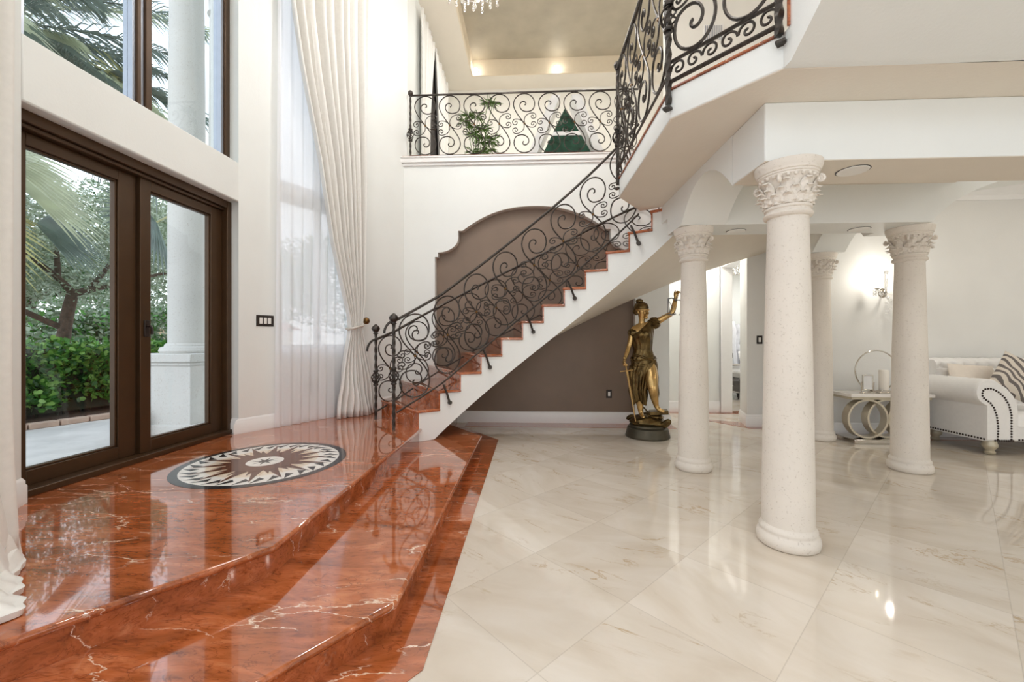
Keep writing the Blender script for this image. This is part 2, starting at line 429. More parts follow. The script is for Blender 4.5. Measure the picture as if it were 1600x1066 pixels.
# angled window frames and panes
for idx, F, zz in ((2, AF, ((1.18, 3.02), (3.14, 6.3))), (3, NF, ((1.18, 3.02), (3.14, 6.3)))):
    wr = sroot('window_%d' % idx, F(.8, .1, 1.18))
    for (z0, z1) in zz:
        fm = MB()
        def fb(s0, s1, a, b, o0=.1, o1=.17):
            vs = [F(s, o, z) for z in (a, b) for o in (o0, o1) for s in (s0, s1)]
            fm.add(vs, [(0, 2, 3, 1), (4, 5, 7, 6), (0, 1, 5, 4), (2, 6, 7, 3), (0, 4, 6, 2), (1, 3, 7, 5)])
        fb(.24, .30, z0, z1); fb(1.30, 1.36, z0, z1); fb(.3, 1.3, z0, z0 + .06); fb(.3, 1.3, z1 - .06, z1); fb(.77, .83, z0 + .06, z1 - .06)
        obj('frame', fm, M['trim'], wr)
        pm = MB().add([F(.3, .135, z0 + .06), F(1.3, .135, z0 + .06), F(1.3, .135, z1 - .06), F(.3, .135, z1 - .06)], [(0, 1, 2, 3)])
        obj('pane', pm, M['glass'], wr)

# back wall with arched alcove, upper opening above the balcony
arch = [(-1.50, -.1), (-1.50, 2.585), (-1.455, 2.585), (-1.455, 2.655)]
for k in range(1, 9):                       # small concave quarter
    a = k / 8 * PI / 2
    arch.append((-1.455 + .32 * math.sin(a), 2.655 + .225 * (1 - math.cos(a))))
arch += [(-1.135, 2.99), (-1.075, 2.99)]
for k in range(0, 29):
    t = k / 28; a = PI * (1 - t)
    th = lerp(-1, 1, t)
    arch.append((.035 + 1.10 * th, 2.99 + .365 * (1 - abs(th) ** 2.3)))
half = [p for p in arch if p[0] <= .035]
full = half + [(.07 - x, z) for x, z in reversed(half)]
wallpoly = [(-1.99, -.1)] + [(full[0][0], -.1)] + full[1:-1] + [(full[-1][0], -.1), (2.08, -.1), (2.08, 4.02), (-1.99, 4.02)]
def xz(a, b, c): return (a, c, b)
struct('wall_back', MB().prism(wallpoly, 6.3, 6.42, fn=xz), M['wall'])
struct('wall_alcove', MB().box(-1.62, 1.7, 6.42, 6.5, -.1, 3.6), M['brown'])
struct('baseboard_alcove', MB().prism([(6.42, 0), (6.395, 0), (6.395, .12), (6.405, .15), (6.405, .17), (6.42, .18)], -1.5, 1.57, fn=lambda a, b, c: (c, a, b)), M['trim'])
def baseboard(name, pts, z0, h=.16, th=.022, mat='trim', into=1):
    m = MB(); prof = [(0, 0), (th, 0), (th, h * .68), (th * .7, h * .74), (th * .7, h * .86), (th * .35, h * .94), (.002, h)]
    n = len(pts); rows = []
    for i in range(n):
        p = Vector(pts[i]); a = (Vector(pts[i]) - Vector(pts[i - 1])).normalized() if i else None
        b = (Vector(pts[i + 1]) - Vector(pts[i])).normalized() if i < n - 1 else None
        na = Vector((a.y, -a.x)) if a else None; nb = Vector((b.y, -b.x)) if b else None
        if na is None: o = nb
        elif nb is None: o = na
        else: o = (na + nb).normalized(); o = o / max(.4, o.dot(na))
        rows.append([(p.x + o.x * q[0] * into, p.y + o.y * q[0] * into, z0 + q[1]) for q in prof])
    k = len(prof); vs = [v for r_ in rows for v in r_]
    fs = [(i * k + j, i * k + (j + 1) % k, (i + 1) * k + (j + 1) % k, (i + 1) * k + j) for i in range(n - 1) for j in range(k)]
    fs += [list(range(k)), [(n - 1) * k + j for j in range(k)]]
    m.add(vs, fs); return struct(name, m, M[mat])
PZ = .30
baseboard('baseboard_left', [(-3.30, 4.255), (-3.12, 4.255), (-3.12, 4.22), AW0, AW1], PZ)
baseboard('baseboard_near', [(-1.99, .30), (-3.03, 2.2), (-3.12, 2.36), (-3.3, 2.36)], PZ)
baseboard('baseboard_back', [(1.57, 6.3), (2.08, 6.3), (2.08, 6.42)], 0)

# balcony slab, ledge moulding, upper hall
struct('floor_balcony', MB().box(-2.0, 2.05, 6.31, 9.9, 3.96, 4.13), M['cream_wall'])
lg = MB(); lg.box(-2.03, 2.05, 6.24, 6.31, 4.04, 4.125); lg.box(-2.03, 2.05, 6.27, 6.31, 4.0, 4.04); lg.box(-2.02, 2.05, 6.225, 6.31, 4.105, 4.13)
struct('trim_5', lg, M['trim'], bevel=.006)
struct('trim_6', MB().box(-2.0, 2.05, 6.25, 6.40, 4.13, 4.142), M['red_tread'])
struct('wall_upper_left', MB().box(-2.2, -2.0, 6.3, 10.0, 3.9, 7.4), M['wall'])
struct('wall_upper_back', MB().box(-2.2, 5.0, 9.8, 10.0, 3.9, 7.4), M['cream_wall'])
struct('wall_upper_right', MB().box(2.05, 6.5, 6.3, 6.5, 2.98, 7.4), M['cream_wall'])
# ceiling with a recessed taupe tray
cl = MB(); TX0, TX1, TY0, TY1 = -1.37, 3.4, 2.0, 9.3
cl.box(-3.5, TX0, -3.0, 10.0, 7.3, 7.4); cl.box(TX1, 9.5, -3.0, 10.0, 7.3, 7.4); cl.box(TX0, TX1, TY1, 10.0, 7.3, 7.4); cl.box(TX0, TX1, -3.0, TY0, 7.3, 7.4)
struct('ceiling', cl, M['ceil_shade'])
tr = MB(); tr.box(TX0, TX0 + .03, TY0, TY1, 7.302, 7.68); tr.box(TX1 - .03, TX1, TY0, TY1, 7.302, 7.68); tr.box(TX0 + .03, TX1 - .03, TY1 - .03, TY1, 7.302, 7.68); tr.box(TX0 + .03, TX1 - .03, TY0, TY0 + .03, 7.302, 7.68)
struct('trim_7', tr, M['tan'])
struct('ceiling_tray', MB().box(TX0 - .03, TX1 + .03, TY0 - .03, TY1 + .03, 7.66, 7.76), M['taupe'])
wf = MB()  # unseen wall, its openings sized for the daylight they let in
def opening(x0, x1, holes):
    z = -.1
    for a, b_ in holes: wf.box(x0, x1, -2.9, -2.7, z, a); z = b_
    wf.box(x0, x1, -2.9, -2.7, z, 7.4)
opening(-3.3, -2.2, []); opening(-2.2, 1.4, [(.5, 2.8), (3.5, 5.6)]); opening(1.4, 3.4, [(.3, 2.4), (4.2, 5.6)]); opening(3.4, 4.2, []); opening(4.2, 8.6, [(.3, 2.2)]); opening(8.6, 9.6, [])
wf.box(9.4, 9.6, -2.7, 5.75, -.1, 7.4)  # unseen side wall, closes off sky light from the right
struct('wall_front_unseen', wf, M['wall'])
# hallway beyond the stair
struct('wall_hall', MB().box(1.9, 3.52, 7.5, 7.62, 0, 3.3), M['wall'])
struct('ceiling_hall', MB().box(1.6, 6.2, 6.32, 11.0, 2.86, 2.97), M['ceil_shade'])
struct('wall_hall_left', MB().box(1.9, 2.02, 6.42, 7.5, 0, 3.0), M['wall'])
struct('wall_bedroom_back', MB().box(3.2, 6.2, 10.2, 10.3, 0, 3.0), M['wall'])
struct('wall_bedroom_left', MB().box(3.4, 3.52, 7.62, 10.2, 0, 2.9), M['wall'])
# right wall and pier with a chamfered corner
struct('wall_right', MB().prism([(3.36, 6.78), (3.22, 6.29), (4.0, 6.29), (4.0, 5.75), (9.0, 5.75), (9.0, 6.9), (3.5, 6.9)], 0, 3.6), M['wall_grey'])
baseboard('baseboard_right', [(3.36, 6.78), (3.22, 6.29), (4.0, 6.29), (4.0, 5.75), (9.0, 5.75)], 0, .18)
baseboard('baseboard_hall', [(2.02, 7.5), (3.38, 7.5)], 0, .2)
d2 = sroot('door_2', (3.5, 7.4, 0))
cs = MB(); cs.box(3.36, 3.56, 7.44, 7.5, 0, 2.66); cs.box(3.36, 3.42, 7.46, 7.64, 0, 2.66)
obj('casing', cs, M['trim'], d2, bevel=.008)
hd = MB(); hd.add([(3.36, 7.44, 2.58), (3.56, 7.44, 2.58), (3.50, 6.75, 2.58), (3.30, 6.75, 2.58), (3.36, 7.44, 2.9), (3.56, 7.44, 2.9), (3.50, 6.75, 2.9), (3.30, 6.75, 2.9)], [(0, 1, 2, 3), (7, 6, 5, 4), (0, 4, 5, 1), (1, 5, 6, 2), (2, 6, 7, 3), (3, 7, 4, 0)])
obj('header', hd, M['trim'], d2)
obj('latch', MB().box(3.55, 3.575, 7.455, 7.49, .98, 1.06), M['black'], d2)

# living room ceiling, crown
struct('ceiling_living', MB().box(3.95, 9.2, 2.2, 5.75, 3.40, 3.5), M['ceil_shade'])
struct('trim_8', MB().prism([(5.75, 3.40), (5.60, 3.40), (5.62, 3.35), (5.66, 3.32), (5.69, 3.25), (5.73, 3.22), (5.735, 3.16), (5.75, 3.16)], 4.0, 9.0, fn=lambda a, b, c: (c, a, b)), M['trim'])

# ------------------------------------------------------------------ landing, beams
ZB, ZL = 2.786, 2.978
A_, B_, C_ = (.91, 4.323), (.927, 2.794), (1.372, 2.30)
arc_in = [pol(2.18, a) for a in (40.6, 38, 35, 32, 30)]
landing = [A_, B_, C_, (4.0, 2.26), (4.0, 6.28), (3.3, 6.28), pol(3.9, 40.6)] + arc_in
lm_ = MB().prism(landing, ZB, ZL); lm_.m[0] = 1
struct('floor_landing', lm_, [M['wall'], M['ceil_shade']], bevel=.012)  # underside takes the shade-tinted colour, other faces the plain wall paint
edge = MB()
def strip(p, q, wd=.05, z0=ZL, z1=ZL + .008):
    p = Vector(p); q = Vector(q); d = (q - p).normalized(); n = Vector((d.y, -d.x))
    a, b = p - n * .012, q - n * .012; c, e = q + n * wd, p + n * wd
    edge.prism([tuple(a), tuple(b), tuple(c), tuple(e)], z0, z1)
strip(C_, B_); strip(B_, A_)
struct('trim_9', edge, M['red_tread'])

def arch_beam(name, x0, x1, y0, y1, along, a0, a1, rise, zb=2.42, zt=ZB, n=18, extra=None):
    """box beam whose underside lifts in an arch between a0 and a1 (along 'x' or 'y')"""
    s0, s1 = (x0, x1) if along == 'x' else (y0, y1)
    prof = [(s0, zt), (s0, zb), (a0, zb)]
    for k in range(1, n):
        t = k / n; th = 2 * t - 1
        prof.append((lerp(a0, a1, t), zb + rise * (1 - th * th)))
    prof += [(a1, zb), (s1, zb), (s1, zt)]
    m = MB()
    if along == 'x': m.prism(prof, y0, y1, fn=lambda a, b, c: (a, c, b))
    else: m.prism(prof, x0, x1, fn=lambda a, b, c: (c, a, b))
    return struct(name, m, M['wall'])
arch_beam('trim_10', 1.453, 1.88, 3.04, 4.06, 'y', 3.0401, 4.0599, .29)
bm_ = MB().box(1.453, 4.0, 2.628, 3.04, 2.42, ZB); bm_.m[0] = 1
struct('trim_11', bm_, [M['wall'], M['ceil_shade']], bevel=.008)  # shade under the beam put into its bottom face colour
# rear beam, flat over two columns then sweeping up to the right
pr = [(1.453, ZB), (1.453, 2.42), (3.79, 2.42)]
for k in range(1, 15):
    a = k / 14 * PI / 2; pr.append((3.79 + .78 * (1 - math.cos(a)) * .55 + .78 * .45 * k / 14, 2.42 + .42 * math.sin(a) * .5 + .42 * .5 * k / 14))
pr += [(5.2, 2.93), (5.2, 3.4), (3.9, 3.4), (3.9, ZB)]
struct('trim_12', MB().prism(pr, 4.06, 4.46, fn=xz), M['wall'])
arch_beam('trim_13', 3.58, 3.98, 4.46, 5.74, 'y', 4.60, 5.40, .27)
struct('trim_14', MB().box(1.453, 1.88, 4.46, 4.9, 2.60, ZB), M['wall'])

# ------------------------------------------------------------------ entry platform (two marble tiers with medallion)
pf = thing('entry_platform', 'two-tier polished red marble entry platform in front of the glass doors', 'platform', (-2, 3.3, 0))
def tier(name, poly, z0, z1, mat, nose=.035, slab=.035):
    m = MB(); c = Vector((-2.6, 3.3))
    inner = []
    n = len(poly)
    for i in range(n):
        p = Vector(poly[i]); a = (p - Vector(poly[i - 1])).normalized(); b = (Vector(poly[(i + 1) % n]) - p).normalized()
        na = Vector((-a.y, a.x)); nb = Vector((-b.y, b.x)); o = (na + nb).normalized(); o = o / max(.4, o.dot(na))
        inner.append(tuple(p + o * nose * .7))
    r = obj(name, MB().prism(poly, z1 - slab, z1), mat, pf, bevel=.014, seg=3)
    obj('riser', MB().prism(inner, z0, z1 - slab), M['red2'], r)
    return r
PF = [(-3.11, -.55), (-1.79, 1.245), (-1.25, 1.94), (-1.24, 4.72), (-1.62, 5.22), (-1.62, 6.29), (-2.0, 6.29), (-3.02, 4.40), (-3.11, 4.22), (-3.44, 4.22), (-3.44, 2.36), (-3.11, 2.36)]
ST = [(-2.35, -.55), (-.93, 1.335), (-.595, 1.78), (-.595, 4.89), (-1.12, 5.55), (-1.12, 6.28), (-1.66, 6.28), (-1.66, 4.6), (-1.3, 4.4), (-1.3, 2.0), (-3.05, -.55)]
tier('lower_tier', ST, 0, .15, M['red'])
up = tier('upper_tier', PF, 0.0, PZ, M['red'])
# compass medallion inlay
med = MB(); mc = Vector((-2.19, 3.27)); R0 = .62
def ring(ra, rb, z, mi, n=72):
    vs = [(mc.x + r_ * math.cos(2 * PI * k / n), mc.y + r_ * math.sin(2 * PI * k / n), z) for r_ in (ra, rb) for k in range(n)]
    med.add(vs, [(k, (k + 1) % n, n + (k + 1) % n, n + k) for k in range(n)], mi)
def disc(r_, z, mi, n=72):
    med.add([(mc.x + r_ * math.cos(2 * PI * k / n), mc.y + r_ * math.sin(2 * PI * k / n), z) for k in range(n)], [list(range(n))], mi)
def star(nn, ro, ri, z, mi, ph=0):
    vs = []
    for k in range(2 * nn):
        a = PI * k / nn + ph; r_ = ro if k % 2 == 0 else ri
        vs.append((mc.x + r_ * math.cos(a), mc.y + r_ * math.sin(a), z))
    vs.append((mc.x, mc.y, z)); med.add(vs, [(2 * nn, k, (k + 1) % (2 * nn)) for k in range(2 * nn)], mi)
disc(R0, PZ + .0012, 1); disc(R0 * .905, PZ + .0018, 0)
for k in range(32):                         # dark triangles on the white ring
    a = 2 * PI * (k + .5) / 32; da = 2 * PI / 32 * .42
    med.add([(mc.x + R0 * .9 * math.cos(a - da), mc.y + R0 * .9 * math.sin(a - da), PZ + .0022), (mc.x + R0 * .70 * math.cos(a + da * .2), mc.y + R0 * .70 * math.sin(a + da * .2), PZ + .0022), (mc.x + R0 * .79 * math.cos(a + da * 1.1), mc.y + R0 * .79 * math.sin(a + da * 1.1), PZ + .0022)], [(0, 1, 2)], 1)
disc(R0 * .64, PZ + .0026, 2)
star(16, R0 * .64, R0 * .36, PZ + .003, 3, .1); star(16, R0 * .86, R0 * .34, PZ + .0034, 4, 0)
star(32, R0 * .6, R0 * .40, PZ + .0037, 4, 0.05)
disc(R0 * .43, PZ + .004, 4); disc(R0 * .22, PZ + .0044, 0); star(8, R0 * .17, R0 * .05, PZ + .0048, 1, .2)
mm = [plain('medallion_white', srgb(226, 220, 212), .08, var=.02), plain('medallion_black', srgb(46, 46, 48), .08, var=.1), plain('medallion_cream', srgb(222, 206, 186), .08, var=.03), plain('medallion_tan', srgb(206, 184, 160), .08, var=.05), plain('medallion_brown', srgb(98, 62, 48), .08, var=.12)]
mo = obj('medallion', med, mm, up, recalc=False); mo['label'] = 'round black, white and brown compass star inlay'

# ------------------------------------------------------------------ staircase
RISE = .206; TH0 = -41.0; DTH = 6.8; RI = 2.18
def th(k): return TH0 + DTH * (k - 1)       # angle of riser k
def Nz(a): return .3 + RISE * ((a - TH0) / DTH + .5)
CAP = [(-44, 3.22), (-41, 3.25), (-34.2, 3.66), (-27.4, 3.78), (0, 5), (60, 5)]
def rout(a): return min((6.295 - CY) / math.cos(R(a)), interp(CAP, a), 4.72)
st = thing('staircase', 'curved white staircase with red marble treads rising along the back wall', 'staircase', (*pol(2.4, -38), .15))
body = MB(); SUB = 4
angs = []; k = 1
for k in range(1, 13):
    for j in range(SUB): angs.append((th(k) + DTH * j / SUB, .3 + RISE * k - .03))
    angs.append((th(k + 1) - .001, .3 + RISE * k - .03))
for a in (th(13), 44, 48, 51.4): angs.append((a, ZB + .05))
rows = []
for a, zt in angs:
    zb = max(.152, Nz(a) - .40); zb = min(zb, zt - .02)
    ro = rout(a); pi = pol(RI, a); po = pol(ro, a)
    rows.append([(*pi, zt), (*pi, zb), (*po, zb), (*po, zt)])
vs = [p for r_ in rows for p in r_]
fs = [(i * 4 + j, i * 4 + (j + 1) % 4, (i + 1) * 4 + (j + 1) % 4, (i + 1) * 4 + j) for i in range(len(rows) - 1) for j in range(4)]
fs = [f for n_, f in enumerate(fs) if n_ % 4 != 1]
fs += [(0, 1, 2, 3), tuple((len(rows) - 1) * 4 + j for j in range(4))]
body.add(vs, fs); obj('stair_body', body, M['wall'], st, recalc=False)
def soff(u, v):
    a = lerp(TH0, 51.4, u); rd = lerp(RI, rout(a), v); return (*pol(rd, a), max(.152, Nz(a) - .40))
obj('soffit', MB().grid(soff, 96, 12), M['ceil_shade'], st)  # colour carries the beige of the shade below the stair
for k in range(1, 13):
    a0, a1 = th(k) - .75, th(k + 1); zt = .3 + RISE * k
    poly = []
    for j in range(5): poly.append(pol(RI - .022, lerp(a0, a1, j / 4)))
    for j in range(5):
        a = lerp(a1, a0, j / 4); poly.append(pol(rout(a) - .005, a))
    obj('tread', MB().prism(poly, zt - .032, zt), M['red_tread'], st, bevel=.012, seg=3)
for k in range(1, 14):
    a = th(k); p = pol(RI - .006, a); q = pol(rout(a) - .005, a); p2 = pol(RI - .006, a - .45); q2 = pol(rout(a - .45) - .005, a - .45)
    obj('riser', MB().prism([p, q, q2, p2], .3 + RISE * (k - 1), .3 + RISE * k - .03), M['red_tread'], st)

# upper flight leaving the landing towards the viewer
uf = thing('upper_staircase', 'upper flight of white stairs climbing from the landing with red marble risers', 'staircase', (2.5, 2.0, ZL))
ub = MB(); prof = [(2.30, ZB), (2.30, ZL)]
yy, zz = 2.24, ZL
for k in range(6):
    prof += [(yy, zz), (yy, zz + .18)]; yy -= .27; zz += .18
prof += [(yy, zz), (yy, zz - .32), ]
prof += [(2.235, ZB)]
ub.prism(prof, 1.372, 4.2, fn=lambda a, b, c: (c, a, b)); obj('stair_body', ub, M['wall'], uf)
yy, zz = 2.24, ZL
for k in range(6):
    obj('riser', MB().box(1.36, 4.2, yy, yy + .012, zz, zz + .15), M['red_tread'], uf)
    obj('tread', MB().box(1.355, 4.2, yy - .27, yy + .02, zz + .15, zz + .185), M['red_tread'], uf, bevel=.01)
    yy -= .27; zz += .18

# ------------------------------------------------------------------ railings
UX = .0016
def spiral(c, r, a0, turns, ccw, hold=.6, kdec=2.2, n=None):
    out = []; n = n or int(26 * turns) + 4
    for i in range(n + 1):
        tau = turns * i / n
        rr = r * (1 - .05 * min(1, tau / hold)) if tau < hold else r * .95 * math.exp(-(tau - hold) * kdec)
        a = a0 + (1 if ccw else -1) * 2 * PI * tau
        out.append((c[0] + rr * math.cos(a), c[1] + rr * math.sin(a)))
    return out
def bez(p0, p1, p2, p3, n=12):
    return [tuple((1 - t) ** 3 * a + 3 * (1 - t) ** 2 * t * b + 3 * (1 - t) * t * t * c + t ** 3 * d for a, b, c, d in zip(p0, p1, p2, p3)) for t in [i / n for i in range(1, n)]]
def unit_curves():
    """one scroll unit in units of px of its drawing: width 240, height 600, centre at 0,300"""
    top = spiral((0, 490), 105, PI, 1.7, False)       # left, over the top, round and in
    bot = [(-x, 600 - y) for x, y in top]
    stem = bez(top[0], (-105, 380), (105, 220), bot[0], 14)
    S = top[::-1] + stem + bot
    c1 = spiral((82, 368), 32, PI / 2, 1.35, False, .3, 1.6); c2 = spiral((84, 290), 32, -PI / 2, 1.35, True, .3, 1.6)
    arc = bez(c1[0], (40, 402), (0, 375), (0, 328), 8) + [(0, 328)] + bez((0, 328), (0, 280), (40, 256), c2[0], 8)
    CR = c1[::-1] + arc + c2
    CL = [(-x, 600 - y) for x, y in CR]
    return S, CR, CL
US, UCR, UCL = unit_curves()
def newel(parent, p, h, rr=.021, bz=.5, finial='bud', collars=True, z_low=0):
    x, y, z = p
    m = MB(); pts = [(x, y, z + z_low + (h - z_low) * i / 40) for i in range(41)]
    m.tube(pts, rr * .92, 4, twist=5 * PI * (h - z_low), sm=False)
    o = obj('newel_post', m, M['iron'], parent)
    b = MB(); bc = z + bz
    for k in range(6):
        q = []
        for i in range(13):
            t = i / 12; a = 2 * PI * k / 6 + 2.4 * t; r_ = .012 + .042 * math.sin(PI * t)
            q.append((x + r_ * math.cos(a), y + r_ * math.sin(a), bc - .075 + .15 * t))
        b.tube(q, .0065, 5)
    b.lathe([(.03, -.012), (.034, 0), (.03, .012)], 10, (x, y, bc - .085)); b.lathe([(.03, -.012), (.034, 0), (.03, .012)], 10, (x, y, bc + .085))
    obj('basket', b, M['iron'], o)
    f = MB(); zt = z + h
    if finial == 'bud': f.lathe([(.02, -.03), (.034, -.02), (.022, -.005), (.042, .02), (.05, .04), (.042, .065), (.022, .085), (.004, .10)], 14, (x, y, zt), fr=lambda a, zz: 1 + .06 * math.cos(7 * a))
    else: f.ball((x, y, zt + .03), .042, 14, 10)
    f.lathe([(.026, -.006), (.026, .006)], 10, (x, y, zt - .01))
    obj('finial', f, M['iron'], o)
    return o
def railing(root, path, L, units, h, a_start=0.0, zb=.02, hr=.016, tr=.0085, low_band=False, flat=False, handrail=True):
    """path(a) -> x,y,z of the rail foot at arc length a"""
    n = max(2, int(L / .06))
    P_ = lambda a, b: (lambda q: (q[0], q[1], q[2] + b))(path(a))
    if handrail: obj('handrail', MB().tube([P_(L * i / n, h) for i in range(n + 1)], hr, 8), M['iron'], root)
    obj('bottom_rail', MB().tube([P_(L * i / n, zb) for i in range(n + 1)], tr * 1.25, 6), M['iron'], root)
    b0 = zb
    if low_band:
        b0 = zb + .13
        obj('lower_rail', MB().tube([P_(L * i / n, b0) for i in range(n + 1)], tr * 1.1, 6), M['iron'], root)
        nb = int(L / .105)
        for k in range(nb):
            a = L * (k + .5) / nb
            sp = [( .05 * x / 32, y) for x, y in spiral((0, 0), 32, 0 if k % 2 else PI, 1.3, bool(k % 2), .3, 1.6)]
            obj('small_scroll', MB().tube([P_(a + x, zb + .065 + .05 * y / 32) for x, y in sp], tr * .75, 5), M['iron'], root)
    step = (L - a_start) / units; hh = h - b0 - .012
    sx = step / 240 * .985; sz = hh / 600
    for k in range(units):
        ac = a_start + step * (k + .5)
        if flat:                             # scrolls stay round: each unit hangs level from its own point of the slope
            zc = path(ac)[2]; q1 = path(min(L, ac + .05)); q0 = path(max(0, ac - .05)); sl = (q1[2] - q0[2]) / max(1e-6, math.dist(q1[:2], q0[:2]))
            def lf(x, y):
                p = path(max(0, min(L, ac + x * sx))); dn = .5 + .5 * (1 if y > 300 else -1) * min(1, abs(y - 300) / 120)
                dy = lerp(1, -1, dn) * 105 * sz * (math.sqrt(1 + sl * sl) - 1); c_ = sl * x * sx * .12
                return (p[0], p[1], zc + b0 + .004 + y * sz + dy + c_)
            mp = lambda q: [lf(x, y) for x, y in q]
        else:
            mp = lambda q: [P_(ac + x * sx, b0 + .004 + y * sz) for x, y in q]
        m = MB().tube(mp(US), tr, 6); m.ball(P_(ac, b0 + 300 * sz), tr * 1.8, 8, 5, mi=1)
        obj('scroll', m, [M['iron'], M['iron_gold']], root)
        obj('small_scroll', MB().tube(mp(UCR), tr * .8, 5), M['iron'], root)
        obj('small_scroll', MB().tube(mp(UCL), tr * .8, 5), M['iron'], root)

# near (well side) stair railing
nr = thing('stair_railing', 'black wrought iron scroll railing on the near edge of the curved stairs', 'railing', (-1.539, 4.484, PZ), 'scrollwork railings')
NA0, NA1 = -46.5, 30.0
def npath(a):
    t = a / NL; ang = lerp(NA0, NA1, t); rad = interp([(-47, 2.30), (-40, 2.19), (-32, 2.135), (60, 2.135)], ang)
    z = interp([(-47, .46), (-41, .61), (-34, .775), (-20, Nz(-20) + .145), (8, Nz(8) + .15), (30, Nz(30) + .175), (40, Nz(40) + .175)], ang)
    return (*pol(rad, ang), z)
NL = 2.16 * R(NA1 - NA0)
railing(nr, npath, NL, 8, 1.05, 0.0, tr=.0088, flat=True)
newel(nr, (*pol(2.30, -47.2), PZ), 1.20, .022, .60)
for a in (-33.5, -20.3, -6, 7.5, 27.5):
    p = pol(2.135, a); zb = Nz(a) + .15; q = pol(2.15, a + 2.2)
    m = MB().tube([(*p, zb), (*pol(2.14, a + 1.1), zb - .09), (*q, zb - .21)], .013, 6)
    pl = pol(2.165, a + 2.3); m.tube([(*pol(2.14, a + 2.25), zb - .212), (*pl, zb - .216)], .026, 8)
    obj('bracket', m, M['iron'], nr)
# volute at the foot of the handrail
p0 = Vector(npath(0)); d0 = (Vector(npath(.1)) - p0); d0.z = 0; d0.normalize()
vol = [p0 + Vector((0, 0, 1.05))] + [p0 - d0 * (.02 + .11 * math.sin(t * PI / 2)) + Vector((0, 0, 1.05 - .05 * t - .10 * (1 - math.cos(t * PI / 2)) )) for t in [i / 8 for i in range(1, 9)]]
obj('handrail_volute', MB().tube(vol, .014, 8), M['iron'], nr)

# wall side stair railing
fr_ = thing('stair_railing', 'black wrought iron scroll railing on the wall side of the curved stairs', 'railing', (-1.966, 5.083, PZ), 'scrollwork railings')
FA0, FA1 = -44.2, 34.0
def fpath(a):
    ang = lerp(FA0, FA1, a / FL); rad = min(interp([(-45, 3.03), (-20, 3.2), (0, 3.33), (90, 3.33)], ang) if ang < 0 else 9, 3.335 / math.cos(R(max(0, ang))))
    z = Nz(ang) + .03 if ang > -39 else interp([(-45, .36), (-39, Nz(-39) + .03)], ang)
    return (*pol(rad, ang), z)
FL = 3.28 * R(FA1 - FA0)
railing(fr_, fpath, FL, 11, .93, 0.0, tr=.0085, flat=True)
newel(fr_, (*pol(3.035, -44.4), PZ), 1.10, .02, .52)
p0 = Vector(fpath(0)); d0 = (Vector(fpath(.1)) - p0); d0.z = 0; d0.normalize()
vol = [p0 + Vector((0, 0, .93)) - d0 * (.02 + .11 * math.sin(t * PI / 2)) - Vector((0, 0, .05 * t + .10 * (1 - math.cos(t * PI / 2)))) for t in [i / 8 for i in range(0, 9)]]
obj('handrail_volute', MB().tube(vol, .014, 8), M['iron'], fr_)

# landing railing A-B-C
lr = thing('landing_railing', 'black wrought iron scroll railing round the octagonal stair landing overhead', 'railing', (A_[0], A_[1], ZL), 'scrollwork railings')
def seg(p, q, z):
    L = math.dist(p, q)
    return (lambda a: (lerp(p[0], q[0], a / L), lerp(p[1], q[1], a / L), z)), L
IN = .0
pa, la = seg((A_[0] - .012, A_[1]), (B_[0] - .012, B_[1]), ZL); railing(lr, pa, la, 4, 1.16, tr=.009, zb=.10, hr=.02)
pb, lb = seg((B_[0] - .0, B_[1] - .012), (C_[0] - .02, C_[1] + .01), ZL); railing(lr, pb, lb, 2, 1.16, tr=.0105, zb=.05, hr=.02, low_band=True)
newel(lr, (A_[0] - .012, A_[1], ZL - .06), 1.22, .022, .50, 'ball')
newel(lr, (B_[0] - .014, B_[1] - .012, ZL - .10), 1.32, .024, .58, 'ball')
newel(lr, (C_[0] - .03, C_[1] - .01, ZL - .02), 1.26, .026, .85, 'ball')
for (x, y), dz in ((A_, -.10), (B_, -.13), (C_, -.06)):
    obj('foot_plate', MB().lathe([(.034, -.008), (.034, .008)], 4, (x - .02, y - .012, ZL + dz)), M['iron'], lr)
pc, lc = seg(A_, (1.15, 4.70), ZL); railing(lr, pc, lc, 1, 1.0, tr=.0095, zb=.05)

# balcony railing
br = thing('balcony_railing', 'black wrought iron scroll railing along the straight upper balcony ledge', 'railing', (-1.885, 6.3, 4.15), 'scrollwork railings')
pd, ld = seg((-1.885, 6.30), (1.62, 6.30), 4.15); railing(br, pd, ld, 9, .955, a_start=.04, tr=.0082, zb=.012, hr=.014)
newel(br, (-1.885, 6.30, 4.15), .96, .019, .34, 'ball')

